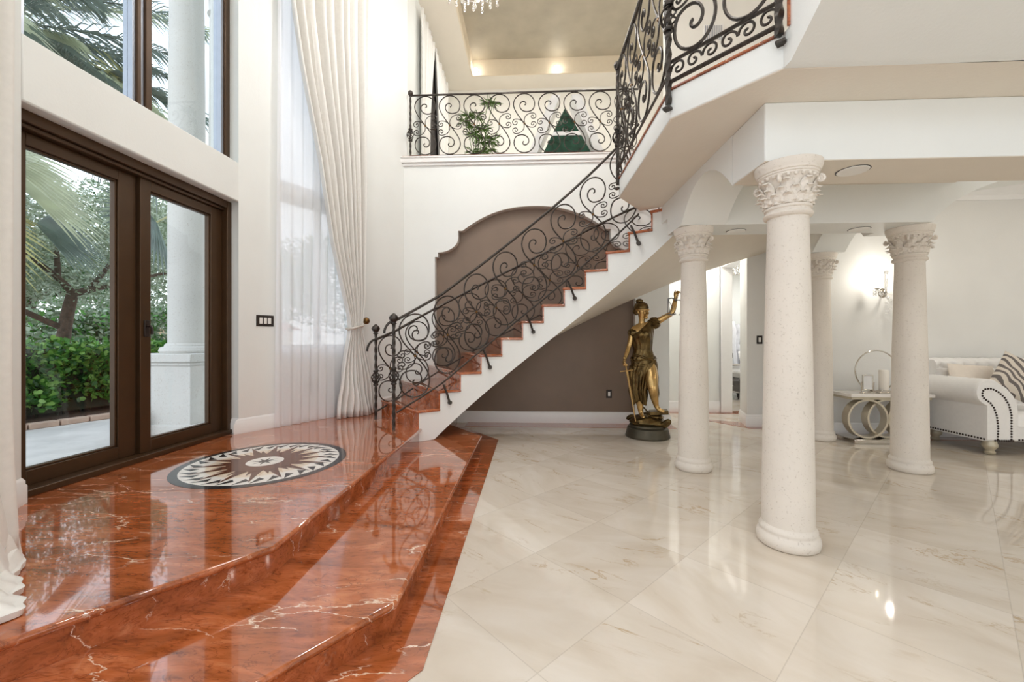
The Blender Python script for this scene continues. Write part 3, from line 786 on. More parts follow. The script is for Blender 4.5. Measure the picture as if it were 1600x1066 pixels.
# ------------------------------------------------------------------ columns
def col_prof(r0, r1, zb, zt, n=24):
    return [(r0 + (r1 - r0) * ((i / n) ** 1.4), lerp(zb, zt, i / n)) for i in range(n + 1)]
def column(name, label, x, y, group, hz=2.42):
    c = thing(name, label, 'column', (x, y, 0), group); Q = .82
    sc_ = lambda pr: [(r_ * Q, z) for r_, z in pr]
    b = MB().lathe(sc_([(.195, 0), (.21, .010), (.216, .038), (.212, .066), (.198, .080), (.194, .090), (.198, .098), (.196, .112), (.184, .124), (.180, .132)]), 48, (x, y, 0)); obj('base', b, M['coral'], c)
    s = MB().lathe(col_prof(.178 * Q, .138 * Q, .13, hz - .33), 48, (x, y, 0)); obj('shaft', s, M['coral'], c)
    k = MB(); z0 = hz - .34
    k.lathe(sc_([(.140, 0), (.160, .006), (.168, .02), (.160, .034), (.150, .04), (.150, .05), (.160, .055), (.160, .07), (.150, .075), (.152, .15), (.162, .20), (.186, .245), (.196, .25), (.196, .258), (.204, .263), (.204, .272), (.213, .277), (.213, .286), (.218, .294), (.226, .314), (.228, .338)]), 48, (x, y, z0))
    cap = obj('capital', k, M['coral'], c)
    lv = MB()
    for zb_, hh, nn, ph, rr, wd in ((.072, .070, 12, 0, .150 * Q, .040), (.082, .105, 12, .5, .151 * Q, .042), (.12, .115, 8, .25, .156 * Q, .046)):
        for i in range(nn):
            a0 = 2 * PI * (i + ph) / nn
            def leaf(u, v):
                wv = wd * Q * math.sin(PI * min(1, .30 + v * .62)) ** .8 * (1 + .16 * abs(math.sin(4.5 * PI * v)))
                curl = .034 * max(0, v - .72) * 2.6
                c_ = 2 * u - 1
                rad = rr + .004 + .007 * (1 - c_ * c_) + .004 * (abs(c_) < .16) + .016 * v * v + curl + .0025 * math.sin(14 * v + 5 * abs(c_))
                zz = z0 + zb_ + hh * (v if v < .86 else .86 - (v - .86) * .7)
                a = a0 + (u - .5) * 2 * wv / rad
                return (x + rad * math.cos(a), y + rad * math.sin(a), zz)
            lv.grid(leaf, 8, 14)
    for i in range(24):                      # small beads under the abacus
        a = 2 * PI * i / 24; lv.ball((x + .186 * Q * math.cos(a), y + .186 * Q * math.sin(a), z0 + .243), .009, 8, 5)
    for i in range(4):                       # corner volutes
        a = PI / 4 + PI / 2 * i
        sp = spiral((0, 0), 1, PI / 2, 1.4, False, .3, 1.6)
        lv.tube([(x + (.172 + .018 * p) * math.cos(a), y + (.172 + .018 * p) * math.sin(a), z0 + .215 + .02 * q) for p, q in sp], .008, 6)
    obj('acanthus_leaves', lv, M['coral'], cap, solid=.006)
    return c
COLS = 'coral stone columns under the landing'
c1 = column('stone_column', 'large speckled coral stone column nearest the viewer, front corner of the landing', 1.645, 2.715, COLS)
dup(c1, (1.635, 4.228, 0), 'coral stone column beside the bronze statue, under the curved stair', group=COLS)
dup(c1, (3.783, 4.29, 0), 'coral stone column in front of the sofa arm and mirrored side table', group=COLS)
dup(c1, (3.775, 5.56, 0), 'coral stone column half hidden behind the nearest column, close to the right wall', group=COLS)

# ------------------------------------------------------------------ entry door and upper window
dr = sroot('door_1', (-3.28, 3.3, PZ))
fm = MB(); fx0, fx1 = -3.40, -3.22
fm.box(fx0, fx1, 2.36, 2.43, PZ, 2.775); fm.box(fx0, fx1, 4.19, 4.255, PZ, 2.775); fm.box(fx0, fx1, 2.43, 4.19, 2.70, 2.775); fm.box(fx0, fx1 + .02, 2.36, 4.255, PZ - .0, PZ + .045)
fm.box(fx0, -3.25, 2.43, 4.19, 2.67, 2.70)
obj('frame', fm, M['bronze_frame'], dr, bevel=.006)
for (y0, y1, ga, gb, hx, ox) in ((2.43, 3.275, 2.528, 3.13, None, -.03), (3.285, 4.19, 3.381, 4.045, 3.335, 0)):
    lm = MB(); a, b = -3.35 + ox, -3.28 + ox
    lm.box(a, b, y0, ga, PZ + .045, 2.67); lm.box(a, b, gb, y1, PZ + .045, 2.67); lm.box(a, b, ga, gb, 2.585, 2.67); lm.box(a, b, ga, gb, PZ + .045, .445)
    i0 = .014
    lm.box(a + .01, b - .015, ga, ga + i0, .445, 2.585); lm.box(a + .01, b - .015, gb - i0, gb, .445, 2.585); lm.box(a + .01, b - .015, ga, gb, 2.571, 2.585); lm.box(a + .01, b - .015, ga, gb, .445, .459)
    lf = obj('door_leaf', lm, M['bronze_frame'], dr, bevel=.004)
    obj('pane', MB().box(-3.318 + ox, -3.312 + ox, ga, gb, .445, 2.585), M['glass'], lf)
    if hx:
        h = MB(); h.box(-3.282, -3.27, hx - .02, hx + .02, 1.30, 1.46); h.lathe([(.012, 0), (.016, .004), (.016, .03), (.01, .034)], 12, (0, 0, 0)).xf(Matrix.Identity(4))
        h = MB(); h.box(-3.281, -3.268, hx - .022, hx + .022, 1.33, 1.47); h.tube([(-3.27, hx, 1.42), (-3.235, hx, 1.42), (-3.225, hx, 1.40), (-3.225, hx, 1.35)], .011, 8)
        obj('handle', h, M['black'], lf, bevel=.003)
uw = sroot('window_1', (-3.28, 3.3, 3.2))
um = MB(); um.box(-3.36, -3.24, 2.36, 2.44, 3.19, 6.2); um.box(-3.36, -3.24, 4.185, 4.255, 3.19, 6.2); um.box(-3.36, -3.24, 3.295, 3.35, 3.19, 6.2); um.box(-3.36, -3.24, 2.44, 4.185, 3.19, 3.225); um.box(-3.36, -3.24, 2.44, 4.185, 6.14, 6.2); um.box(-3.36, -3.24, 3.22, 3.255, 3.19, 6.2)
obj('frame', um, M['bronze_frame'], uw, bevel=.005)
ua = MB(); ua.box(-3.34, -3.26, 3.195, 3.222, 3.225, 6.14); ua.box(-3.34, -3.26, 3.258, 3.292, 3.225, 6.14); ua.box(-3.34, -3.26, 4.15, 4.185, 3.225, 6.14); ua.box(-3.34, -3.26, 2.44, 2.48, 3.225, 6.14)
s_ = obj('sash_strip', ua, M['alu'], uw); s_['label'] = 'pale aluminium sash strips'
for y0, y1 in ((2.48, 3.195), (3.35, 4.15)):
    obj('pane', MB().box(-3.305, -3.299, y0, y1, 3.225, 6.14), M['glass'], uw)

# ------------------------------------------------------------------ curtains
def cloth(F, sl, sr, z0, z1, folds, off, amp, nu=140, nv=60, puddle=0, seed=0, sharp=.6, bulge=None):
    rr = random.Random(seed); ph = [rr.uniform(-.5, .5) for _ in range(folds + 2)]
    def f(u, v):
        z = lerp(z1, z0, v); a, b = interp(sl, z), interp(sr, z); w_ = b - a
        uu = u + .012 * math.sin(v * 3 + u * 9)
        x = uu * folds * 2 * PI
        k = int(uu * folds) % len(ph)
        fo = math.sin(x + .5 * math.sin(v * 4 + k) * .35 + ph[k] * .5)
        fo = math.copysign(abs(fo) ** sharp, fo)
        A = amp * (.55 + .45 * min(1, w_ / 1.0)) * (1 + .25 * math.sin(u * 23))
        o = off + A * fo + (bulge(z, u) if bulge else 0)
        return F(a + w_ * u, -o, z)
    return MB().grid(f, nu, nv)
Z_ = sorted([(6.1, .20), (5.175, .26), (4.51, .375), (3.484, .616), (2.509, .789), (1.62, 1.03), (1.46, 1.05), (1.40, 1.04), (.9, .93), (.419, .865), (.305, .85)])
Zr = sorted([(6.1, 1.36), (3.3, 1.33), (1.83, 1.285), (1.55, 1.245), (1.46, 1.235), (1.40, 1.245), (.9, 1.37), (.305, 1.48)])
cu = thing('drape', 'floor-length off-white drape gathered by a tieback beside the stair newel', 'curtain', AF(1.1, -.2, PZ), 'entry curtains')
obj('drape_panel', cloth(AF, Z_, Zr, .305, 6.1, 9, .17, .062, bulge=lambda z, u: .10 * smooth((1.3 - z) / 1.0) * math.sin(PI * u) + .02 * math.sin(9 * u + z * 9) * smooth((1.2 - z) / .8)), M['drape'], cu, solid=.004)
tb = MB(); tb.tube([AF(1.14 + .115 * math.cos(a), -.17 + .085 * math.sin(a), 1.47 + .03 * math.cos(a)) for a in [2 * PI * i / 28 for i in range(28)]], .016, 8, closed=True)
tb.tube([AF(1.25, -.17, 1.50), AF(1.30, -.11, 1.53), AF(1.345, -.075, 1.55)], .010, 6)
obj('tieback', tb, M['satin'], cu)
hb = MB(); hb.tube([AF(1.36, -.0, 1.56), AF(1.36, -.09, 1.56)], .012, 8); hb.ball(AF(1.36, -.12, 1.56), .048, 16, 12); hb.tube([AF(1.36, .0, 1.56), AF(1.36, -.008, 1.56)], .035, 14)
tag(obj('holdback_knob', hb, M['iron_gold']), 'round bronze curtain holdback knob on the angled wall', 'knob')
sh = thing('sheer_curtain', 'white sheer voile curtain hanging over the tall angled window', 'curtain', AF(.7, -.07, PZ), 'entry curtains')
obj('sheer_panel', cloth(AF, [(0, .15), (6.1, .19)], [(0, 1.22), (6.1, 1.3)], .305, 6.1, 9, .055, .022, 150, 40, seed=4, sharp=1), M['sheer'], sh)
def LF(s, o, z):                            # near drape plane, runs towards the viewer
    d = Vector((.484, -.875)); n = Vector((.875, .484)); return (-2.325 + d.x * s - n.x * o, 1.705 + d.y * s - n.y * o, z)
ld_ = thing('drape', 'off-white drape puddling on red marble at the left edge of the photo', 'curtain', LF(.2, 0, PZ), 'entry curtains')
obj('drape_panel', cloth(LF, [(.3, -.02), (.42, -.03), (.75, .0), (1.1, .02), (6.1, -.01)], [(.3, .7), (6.1, .7)], .36, 6.1, 6, .0, .038, 90, 60, seed=9), M['drape'], ld_, solid=.004)
pd_ = MB()
def hem(layer):
    def f(u, v):
        sc2 = lerp(-.03, .72, u); O = interp([(-.03, .05), (.09, .085), (.25, .15), (.374, .225), (.5, .25), (.72, .22)], sc2) * (1, .72, .48)[layer]
        O *= 1 + .10 * math.sin(31 * sc2 + layer * 2) + .05 * math.sin(67 * sc2)
        top = (.10, .19, .34)[layer]; k = .5 + .5 * math.sin(43 * sc2 + 1.7 * layer)
        prof = [(.0, top + .12), (.25 * O, top), (.62 * O, top * (.62 + .2 * k)), (.9 * O, top * .34), (O, top * .16 + .012), (.97 * O, (.004, .05, .12)[layer]), (.8 * O, (.003, .045, .11)[layer])]
        x = v * (len(prof) - 1); q = min(int(x), len(prof) - 2); t = smooth(x - q)
        return LF(sc2, -lerp(prof[q][0], prof[q + 1][0], t), PZ + lerp(prof[q][1], prof[q + 1][1], t))
    return f
for layer in range(3): pd_.grid(hem(layer), 110, 36)
obj('drape_hem', pd_, M['drape'], ld_)

# ------------------------------------------------------------------ wall plates and small wall fittings
def plate(name, label, c, ux, nrm, w, h, n, cat='light switch', rocker='white_plastic', group=None):
    ux = Vector(ux).normalized(); nrm = Vector(nrm).normalized(); c = Vector(c); r = thing(name, label, cat, tuple(c), group)
    def slab(w_, h_, o0, o1, dx=0, dz=0):
        m = MB(); vs = []
        for o in (o0, o1):
            for a, b in ((-1, -1), (1, -1), (1, 1), (-1, 1)):
                vs.append(c + ux * (dx + a * w_ / 2) + Vector((0, 0, dz + b * h_ / 2)) + nrm * o)
        return m.add(vs, [(0, 1, 2, 3), (7, 6, 5, 4), (0, 4, 5, 1), (1, 5, 6, 2), (2, 6, 7, 3), (3, 7, 4, 0)])
    obj('plate', slab(w, h, 0, .007), M['black'], r, bevel=.003)
    for k in range(n):
        dx = (k - (n - 1) / 2) * .046
        obj('rocker', slab(.034, .067, .007, .011, dx), M[rocker], r, bevel=.002)
    return r
adir = Vector((AW1[0] - AW0[0], AW1[1] - AW0[1], 0)).normalized(); anrm = Vector((adir.y, -adir.x, 0))
plate('switch_plate', 'dark bronze three-gang switch plate on white wall between glass doors and sheer', AF(.075, -.001, 1.515), adir, anrm, .19, .125, 3)
plate('switch_plate', 'black single switch plate low on the brown wall left of the statue', (1.20, 6.419, .46), (1, 0, 0), (0, -1, 0), .085, .13, 1)
plate('switch_plate', 'black single switch plate on the white pier left of nearest column', (3.40, 6.289, 1.30), (1, 0, 0), (0, -1, 0), .085, .125, 1)
op = plate('outlet', 'small grey outlet low on the angled wall behind the sheer', AF(.62, -.001, .75), adir, anrm, .07, .115, 1, 'outlet')
for (x, y, z, lab) in ((2.111, 2.80, 2.42, 'round recessed ceiling light right of the nearest column capital'), (2.095, 4.309, 2.42, 'round recessed ceiling light between the nearest column and the statue column'), (3.30, 4.294, 2.42, 'round recessed ceiling light left of the column before the sofa')):
    t = thing('recessed_light', lab, 'ceiling light', (x, y, z), 'unlit recessed lights under the landing')
    obj('trim_ring', MB().lathe([(.062, -.004), (.085, -.007), (.088, -.003), (.086, -.0005), (.06, -.0005)], 28, (x, y, z)), M['white_plastic'], t)
    obj('lens', MB().lathe([(.0, -.003), (.06, -.003), (.06, -.001), (0, -.001)], 28, (x, y, z)), plain('frosted_lens', srgb(170, 160, 146), .4), t)
    obj('gasket', MB().lathe([(.086, -.0006), (.094, -.002), (.094, -.0004), (.086, -.0001)], 28, (x, y, z)), M['black'], t)
def grille(label, c, w, h, axis, n):
    t = thing('air_vent', label, 'vent', c)
    m = MB(); x, y, z = c
    if axis == 'y':
        m.box(x - w / 2, x + w / 2, y - .012, y, z - h / 2, z + h / 2); obj('frame', m, M['white_plastic'], t, bevel=.003)
        s = MB()
        for k in range(n): s.box(x - w / 2 + .02 + (w - .04) * k / n, x - w / 2 + .02 + (w - .04) * (k + .5) / n, y - .016, y - .012, z - h / 2 + .02, z + h / 2 - .02)
        obj('slats', s, M['alu'], t)
    else:
        m.box(x - w / 2, x + w / 2, y - h / 2, y + h / 2, z - .012, z); obj('frame', m, M['white_plastic'], t, bevel=.003)
        s = MB()
        for k in range(n): s.box(x - w / 2 + .02, x + w / 2 - .02, y - h / 2 + .02 + (h - .04) * k / n, y - h / 2 + .02 + (h - .04) * (k + .5) / n, z - .016, z - .012)
        obj('slats', s, plain('grey_slats', srgb(150, 150, 150), .5), t)
grille('small white air vent high on the cream wall behind the landing railing', (2.735, 6.30, 5.91), .30, .26, 'y', 10)
grille('white ceiling air vent near the crown moulding above the sofa', (6.42, 5.05, 3.40), .55, .30, 'z', 7)

# cove lights in the upper tray
for x, lab in ((-1.27, 'lit cove light in the corner of the upper ceiling tray'), (.57, 'lit cove light midway along the upper ceiling tray edge')):
    t = thing('cove_light', lab, 'ceiling light', (x, 9.28, 7.40), 'lit tray lights')
    def fy(m): return m.xf(Matrix.Translation((x, 9.27, 7.42)) @ Matrix.Rotation(R(90), 4, 'X'))
    obj('housing', fy(MB().lathe([(.06, 0), (.07, .004), (.065, .02), (.05, .022)], 18)), M['white_plastic'], t)
    obj('lens', fy(MB().lathe([(.0, .0225), (.05, .0225), (.05, .025), (0, .025)], 18)), M['led'], t)

# ------------------------------------------------------------------ bronze statue
sx, sy = 1.56, 5.60
def SP(x, y, z): return (sx + x, sy + y, z)
sroot_ = thing('bronze_statue', 'bronze statue of a blindfolded robed woman raising scales and holding a sword', 'statue', (sx, sy, 0))
b = MB().lathe([(.285, 0), (.29, .01), (.285, .03), (.262, .125), (.235, .135), (.24, .15), (.232, .165), (.205, .17)], 40, (sx, sy, 0)); obj('plinth', b, M['base_bronze'], sroot_)
rk = MB()
def rockf(x, y, z): return 1 + .16 * mnoise.noise(Vector((x * 2.3, y * 2.3, z * 2.3 + 4))) + .06 * mnoise.noise(Vector((x * 6, y * 6, z * 6)))
rk.ball((sx, sy, .20), .235, 28, 16, 0, (1.0, .9, .42), rockf); rk.ball((sx + .07, sy + .02, .27), .13, 22, 12, 0, (1.1, 1.1, .5), rockf)
rock = obj('rock_mound', rk, M['dark_bronze'], sroot_)
bk = MB().box(-.12, .12, -.09, .09, -.025, .025); bk.xf(Matrix.Translation(SP(.13, -.05, .335)) @ Matrix.Rotation(R(-12), 4, 'Z') @ Matrix.Rotation(R(-6), 4, 'Y')); obj('book', bk, M['dark_bronze'], sroot_, bevel=.008)
sn = MB(); sp = []
for i in range(60):
    t = i / 59; a = -2.6 + 5.0 * t; sp.append(SP(.235 * math.cos(a - .4) * (1 - .15 * t), -.20 * math.sin(a + 1.2) * .9 - .03, .20 + .045 * math.sin(t * 14) + .16 * smooth((t - .75) * 4)))
sn.tube(sp, lambda t: .010 + .026 * math.sin(PI * min(1, .12 + t)) ** .7, 10); sn.ball(sp[-1], .034, 10, 8, 0, (1.3, 1, .8)); obj('snake', sn, M['dark_bronze'], sroot_)

def skin_body(name, verts, edges, radii, mat, parent, root_i=0, sub=2):
    me = bpy.data.meshes.new(name); me.from_pydata(verts, edges, []); me.materials.append(mat)
    o = bpy.data.objects.new(name, me); C.objects.link(o); o.parent = parent; o.matrix_parent_inverse = Matrix.Translation(-Vector(parent.location))
    s = o.modifiers.new('Skin', 'SKIN'); s.use_smooth_shade = True
    for i, r_ in enumerate(radii):
        rr = r_ if isinstance(r_, tuple) else (r_, r_)
        me.skin_vertices[0].data[i].radius = rr
    me.skin_vertices[0].data[root_i].use_root = True
    ss = o.modifiers.new('Subdivision', 'SUBSURF'); ss.levels = sub; ss.render_levels = sub
    dg = bpy.context.evaluated_depsgraph_get(); ev = o.evaluated_get(dg); nm = bpy.data.meshes.new_from_object(ev)
    for p in nm.polygons: p.use_smooth = True
    o.modifiers.clear(); o.data = nm
    if not nm.materials: nm.materials.append(mat)
    return o
bv = []; be = []; brd = []
def V(p, r_, link=None):
    bv.append(SP(*p)); brd.append(r_)
    if link is not None: be.append((link, len(bv) - 1))
    return len(bv) - 1
pelv = V((-.05, 0, 1.0), (.115, .085)); wst = V((-.065, 0, 1.16), (.088, .07), pelv); rib = V((-.075, -.01, 1.30), (.105, .085), wst); chest = V((-.07, -.015, 1.42), (.115, .085), rib)
nk = V((-.085, -.015, 1.525), .042, chest); nk2 = V((-.083, -.022, 1.575), .04, nk)
hd0 = V((-.078, -.03, 1.625), .055, nk2); hd1 = V((-.076, -.03, 1.68), .078, hd0); hd2 = V((-.078, -.022, 1.735), .07, hd1)
shR = V((.055, -.01, 1.50), .058, chest); eR = V((.17, -.05, 1.575), .043, shR); e2 = V((.295, -.09, 1.65), .037, eR); fR = V((.322, -.085, 1.745), .037, e2); wrR = V((.35, -.07, 1.86), .024, fR); paR = V((.358, -.068, 1.905), (.03, .018), wrR)
shL = V((-.185, .0, 1.43), .055, chest); uL = V((-.215, .0, 1.33), .043, shL); eL = V((-.245, -.005, 1.21), .036, uL); fL = V((-.285, -.05, 1.12), .033, eL); wrL = V((-.33, -.10, 1.035), .022, fL); paL = V((-.345, -.115, .995), (.03, .018), wrL)
hipR = V((.03, -.02, .94), .105, pelv); thR = V((.02, -.12, .80), .09, hipR); knR = V((.015, -.19, .655), .066, thR); caR = V((.045, -.15, .55), .058, knR); anR = V((.085, -.12, .415), .033, caR); ftR = V((.115, -.16, .375), .032, anR); toR = V((.165, -.20, .368), .024, ftR)
hipL = V((-.13, .02, .93), .10, pelv); knL = V((-.115, -.03, .60), .066, hipL); caL = V((-.105, -.0, .47), .058, knL); anL = V((-.09, -.01, .31), .033, caL); ftL = V((-.085, -.07, .278), .032, anL); toL = V((-.08, -.135, .272), .024, ftL)
def fingers(pa, d, side, nrm, curl, ln=.075):
    """five unequal bent fingers; d = pointing direction, side = across the palm, nrm = the palm's facing"""
    d, side, nrm = Vector(d).normalized(), Vector(side).normalized(), Vector(nrm).normalized(); p0 = Vector(bv[pa]) - Vector((sx, sy, 0))
    for k, l in enumerate((.9, 1.05, 1.0, .8)):
        p = p0 + side * (.021 - .014 * k) + d * .018; prev = pa; a = .3
        for j in range(3):
            a += curl; p = p + (d * math.cos(a) + nrm * math.sin(a)) * ln * l * (.42, .34, .26)[j]
            prev = V(tuple(p), .0085 - .001 * j, prev)
    p = p0 + side * .030 - d * .005; prev = V(tuple(p), .010, pa)
    for j in range(2):
        p = p + (d * .6 + side * .35 + nrm * (.5 + .5 * j)).normalized() * .028; prev = V(tuple(p), .009, prev)
fingers(paR, (.3, 0, 1), (-.9, -.2, .3), (.3, -1, 0), .75); fingers(paL, (-.3, -.3, -1), (.3, -1, .2), (.9, .2, -.3), .75)
bodyo = skin_body('body', bv, be, brd, M['gold'], sroot_, 0, 2)
# face features: nose, lips, chin, ears on the same turned head
fc = MB(); fd = Vector((.55, -.83, 0)).normalized(); fs = Vector((.83, .55, 0)); hc = Vector(SP(-.077, -.028, 1.675))
def FP(f, s, u): p = hc + fd * f + fs * s + Vector((0, 0, u)); return tuple(p)
fc.tube([FP(.072, 0, .028), FP(.088, 0, .0), FP(.098, 0, -.016), FP(.080, 0, -.022)], lambda t: .007 + .008 * t, 8)
fc.tube([FP(.074, -.022, -.042), FP(.084, 0, -.040), FP(.074, .022, -.042)], lambda t: .005 + .004 * math.sin(PI * t), 8)
fc.tube([FP(.072, -.02, -.052), FP(.082, 0, -.053), FP(.072, .02, -.052)], lambda t: .005 + .005 * math.sin(PI * t), 8)
fc.ball(FP(.066, 0, -.078), .024, 10, 8)
for s in (-1, 1):
    fc.ball(FP(.062, .030 * s, -.018), .022, 10, 8); fc.ball(FP(.0, .079 * s, -.005), .022, 10, 8, 0, (.7, .7, 1.2))
obj('face', fc, M['gold'], sroot_)
hr_ = MB(); hr_.ball(tuple(hc + Vector((-.012, .014, .055))), .096, 24, 16, 0, (1, 1, .82), lambda x, y, z: 1 + .07 * math.sin(9 * math.atan2(y, x) + 7 * z) + .04 * mnoise.noise(Vector((x * 7, y * 7, z * 7))))
hr_.ball(tuple(hc + Vector((-.03, .03, .145))), .042, 16, 10, 0, (1.2, 1, .85), lambda x, y, z: 1 + .08 * math.sin(8 * math.atan2(y, x)))
hr_.ball(tuple(hc + Vector((-.06, .07, .01))), .05, 16, 10, 0, (1, 1, 1), lambda x, y, z: 1 + .1 * math.sin(10 * z))
obj('hair', hr_, M['dark_bronze'], sroot_)
bf = MB(); bf.tube([tuple(hc + fd * (.081 * math.cos(a)) + fs * (.081 * math.sin(a)) + Vector((0, 0, .024))) for a in [2 * PI * i / 36 for i in range(36)]], .013, 8, closed=True); obj('blindfold', bf, M['gold'], sroot_)
# robe: bodice, sleeve cuffs, skirt wrapped over one leg, sash
rb = MB()
TORSO = [(.84, -.045, .165, .12), (.92, -.05, .168, .125), (1.0, -.05, .160, .12), (1.09, -.058, .138, .105), (1.16, -.066, .118, .095), (1.24, -.072, .125, .10), (1.33, -.075, .138, .115), (1.40, -.07, .142, .115), (1.46, -.062, .135, .095), (1.50, -.04, .10, .07)]
def torso(u, v):
    z = lerp(.84, 1.50, v); cx = interp([(a, b_) for a, b_, _, _ in TORSO], z); rx = interp([(a, c_) for a, _, c_, _ in TORSO], z); ry = interp([(a, d_) for a, _, _, d_ in TORSO], z)
    a = 2 * PI * u; fo = 1 + .05 * math.sin(13 * a + 6 * math.sin(z * 9)) * (1 if z < 1.1 else .5) + .03 * mnoise.noise(Vector((3 * math.cos(a), 3 * math.sin(a), z * 9)))
    bust = .035 * math.exp(-((z - 1.37) / .05) ** 2) * (math.exp(-((a - 4.35) / .28) ** 2) + math.exp(-((a - 5.05) / .28) ** 2))
    tilt = .10 * math.cos(a) * smooth((z - 1.38) / .1)
    return SP(cx + (rx * fo) * math.cos(a), -.01 + (ry * fo + bust) * math.sin(a), z + tilt)
rb.grid(torso, 72, 40, cu=True)
rb.ball(SP(.085, -.02, 1.525), .078, 20, 12, 0, (1, 1, .9), lambda x, y, z: 1 + .12 * math.sin(9 * math.atan2(y, z)))
rb.ball(SP(-.19, -.005, 1.395), .07, 20, 12, 0, (1, 1, .75), lambda x, y, z: 1 + .12 * math.sin(8 * math.atan2(y, x)))
obj('robe_bodice', rb, M['dark_bronze'], sroot_, solid=.01)
sk = MB()
def skirt(u, v):
    z = lerp(.95, .455, v); a = 2 * PI * u
    cx = interp([(.45, -.105), (.62, -.13), (.80, -.11), (.95, -.06)], z); rx = interp([(.45, .085), (.55, .105), (.70, .115), (.85, .15), (.95, .168)], z); ry = interp([(.45, .085), (.62, .11), (.95, .13)], z)
    fo = 1 + .10 * math.sin(9 * a + 5 * v + 2 * math.sin(v * 5)) * (.4 + .6 * v) + .05 * math.sin(17 * a - 4 * v)
    return SP(cx + rx * fo * math.cos(a), .0 + ry * fo * math.sin(a), z + .03 * math.sin(3 * a + 1) * v)
sk.grid(skirt, 96, 40, cu=True)
def back_drape(u, v):
    z = lerp(.95, .50, v); a = lerp(-1.1, 1.9, u); r_ = interp([(.48, .035), (.58, .06), (.70, .06), (.80, .075), (.95, .07)], z)
    cx = interp([(.5, .085), (.62, .075), (.75, .06), (.95, .03)], z)
    return SP(cx + r_ * math.cos(a) * (1 + .15 * math.sin(7 * a)), -.02 + r_ * 1.2 * math.sin(a), z)
sk.grid(back_drape, 30, 26)
obj('robe_skirt', sk, M['dark_bronze'], sroot_, solid=.012)
ss_ = MB()
for k, (z, dz) in enumerate(((1.06, .03), (1.03, -.02), (1.005, .04))):
    ss_.tube([SP(-.056 + .158 * math.cos(a), -.01 + .122 * math.sin(a), z + dz * math.sin(a * 2 + k)) for a in [2 * PI * i / 40 for i in range(40)]], .014, 6, closed=True)
obj('sash', ss_, M['dark_bronze'], sroot_)
sw = MB(); h0 = Vector(SP(-.335, -.125, 1.06)); h1 = Vector(SP(-.20, -.17, .235)); dv = (h1 - h0).normalized()
sw.tube([h0, h0 + dv * .17], .011, 8); sw.ball(tuple(h0), .02, 10, 8)
g = h0 + dv * .17; sw.tube([tuple(g + Vector((-.085, 0, -.012))), tuple(g), tuple(g + Vector((.085, 0, .012)))], .009, 8)
sw.tube([g, h1], lambda t: .019 * (1 - .6 * t), 4, sm=False)
obj('sword', sw, M['gold'], sroot_)
sc_ = MB(); hp = Vector(SP(.363, -.10, 1.90))
bl, br_ = Vector(SP(.235, -.11, 1.84)), Vector(SP(.43, -.11, 1.79))
cm = Vector(SP(.335, -.12, 1.82)); sc_.tube([hp, cm], .004, 6); sc_.tube([bl, bl.lerp(cm, .5) + Vector((0, 0, .02)), cm, br_.lerp(cm, .5) + Vector((0, 0, .02)), br_], .008, 6)
pans = []
for e_, pz in ((bl, 1.635), (br_, 1.63)):
    pc_ = Vector((e_.x + (.04 if e_ is bl else 0), e_.y - .01, pz))
    for k in range(3):
        a = 2 * PI * k / 3; sc_.tube([e_, pc_ + Vector((.06 * math.cos(a), .06 * math.sin(a), 0))], .0035, 5)
    sc_.lathe([(.002, -.016), (.045, -.008), (.064, .002), (.06, .003), (.04, -.004), (.002, -.010)], 20, tuple(pc_))
obj('scales', sc_, plain('steel', srgb(128, 132, 142), .3, .8), sroot_)

# ------------------------------------------------------------------ sofa with cushions
sf = thing('sofa', 'white tufted rolled-arm sofa with dark nailhead trim against the right wall', 'sofa', (6.2, 5.2, 0))
X0, X1, YF, YB = 5.06, 7.35, 4.83, 5.66
arm_prof = [(5.09, .16), (5.09, .56)]
for k in range(0, 13):
    a = R(235) - k / 12 * R(190); arm_prof.append((5.115 + .145 * math.cos(a), .715 + .148 * math.sin(a)))
arm_prof += [(5.30, .765), (5.38, .67), (5.42, .56), (5.43, .46), (5.43, .16)]
def arm(mirror=False):
    m = MB(); n = len(arm_prof); ys = [YF, YF + .012, YF + .035] + [lerp(YF + .09, YB, i / 14) for i in range(15)]
    cxp = sum(p[0] for p in arm_prof) / n; czp = sum(p[1] for p in arm_prof) / n; vs = []
    for j, y in enumerate(ys):
        s = (.95, .985, 1.0)[j] if j < 3 else 1
        for i, (x, z) in enumerate(arm_prof):
            dx = 0
            if 3 <= i <= 14 and j >= 4: dx = -.012 * (.5 + .5 * math.cos((y - YF) * 2 * PI / .13 + (i % 2) * PI)) * (1 if 6 < i < 14 else .3)
            X = cxp + (x - cxp) * s; Z = czp + (z - czp) * s
            X += dx * (x - 5.115) * 4; Z += dx * (z - .715) * 4
            vs.append(((X0 + X1 - X + .12) if mirror else X, y, Z))
    m.add(vs, [(j * n + i, j * n + (i + 1) % n, (j + 1) * n + (i + 1) % n, (j + 1) * n + i) for j in range(len(ys) - 1) for i in range(n)], 0, True)
    m.add([vs[i] for i in range(n)], [list(range(n))]); m.add(vs[-n:], [list(range(n))]); return m
aL = obj('arm', arm(), M['velvet'], sf); obj('arm', arm(True), M['velvet'], sf)
nl = MB()
def nails(path, y, n):
    L = [0]; 
    for p, q in zip(path, path[1:]): L.append(L[-1] + math.dist(p, q))
    for k in range(n):
        s = L[-1] * k / (n - 1); i = max(j for j in range(len(L)) if L[j] <= s + 1e-9); i = min(i, len(path) - 2)
        t = (s - L[i]) / max(1e-9, L[i + 1] - L[i]); x, z = lerp(path[i][0], path[i + 1][0], t), lerp(path[i][1], path[i + 1][1], t)
        nl.ball((x, y, z), .0115, 8, 6, 0, (1, .6, 1))
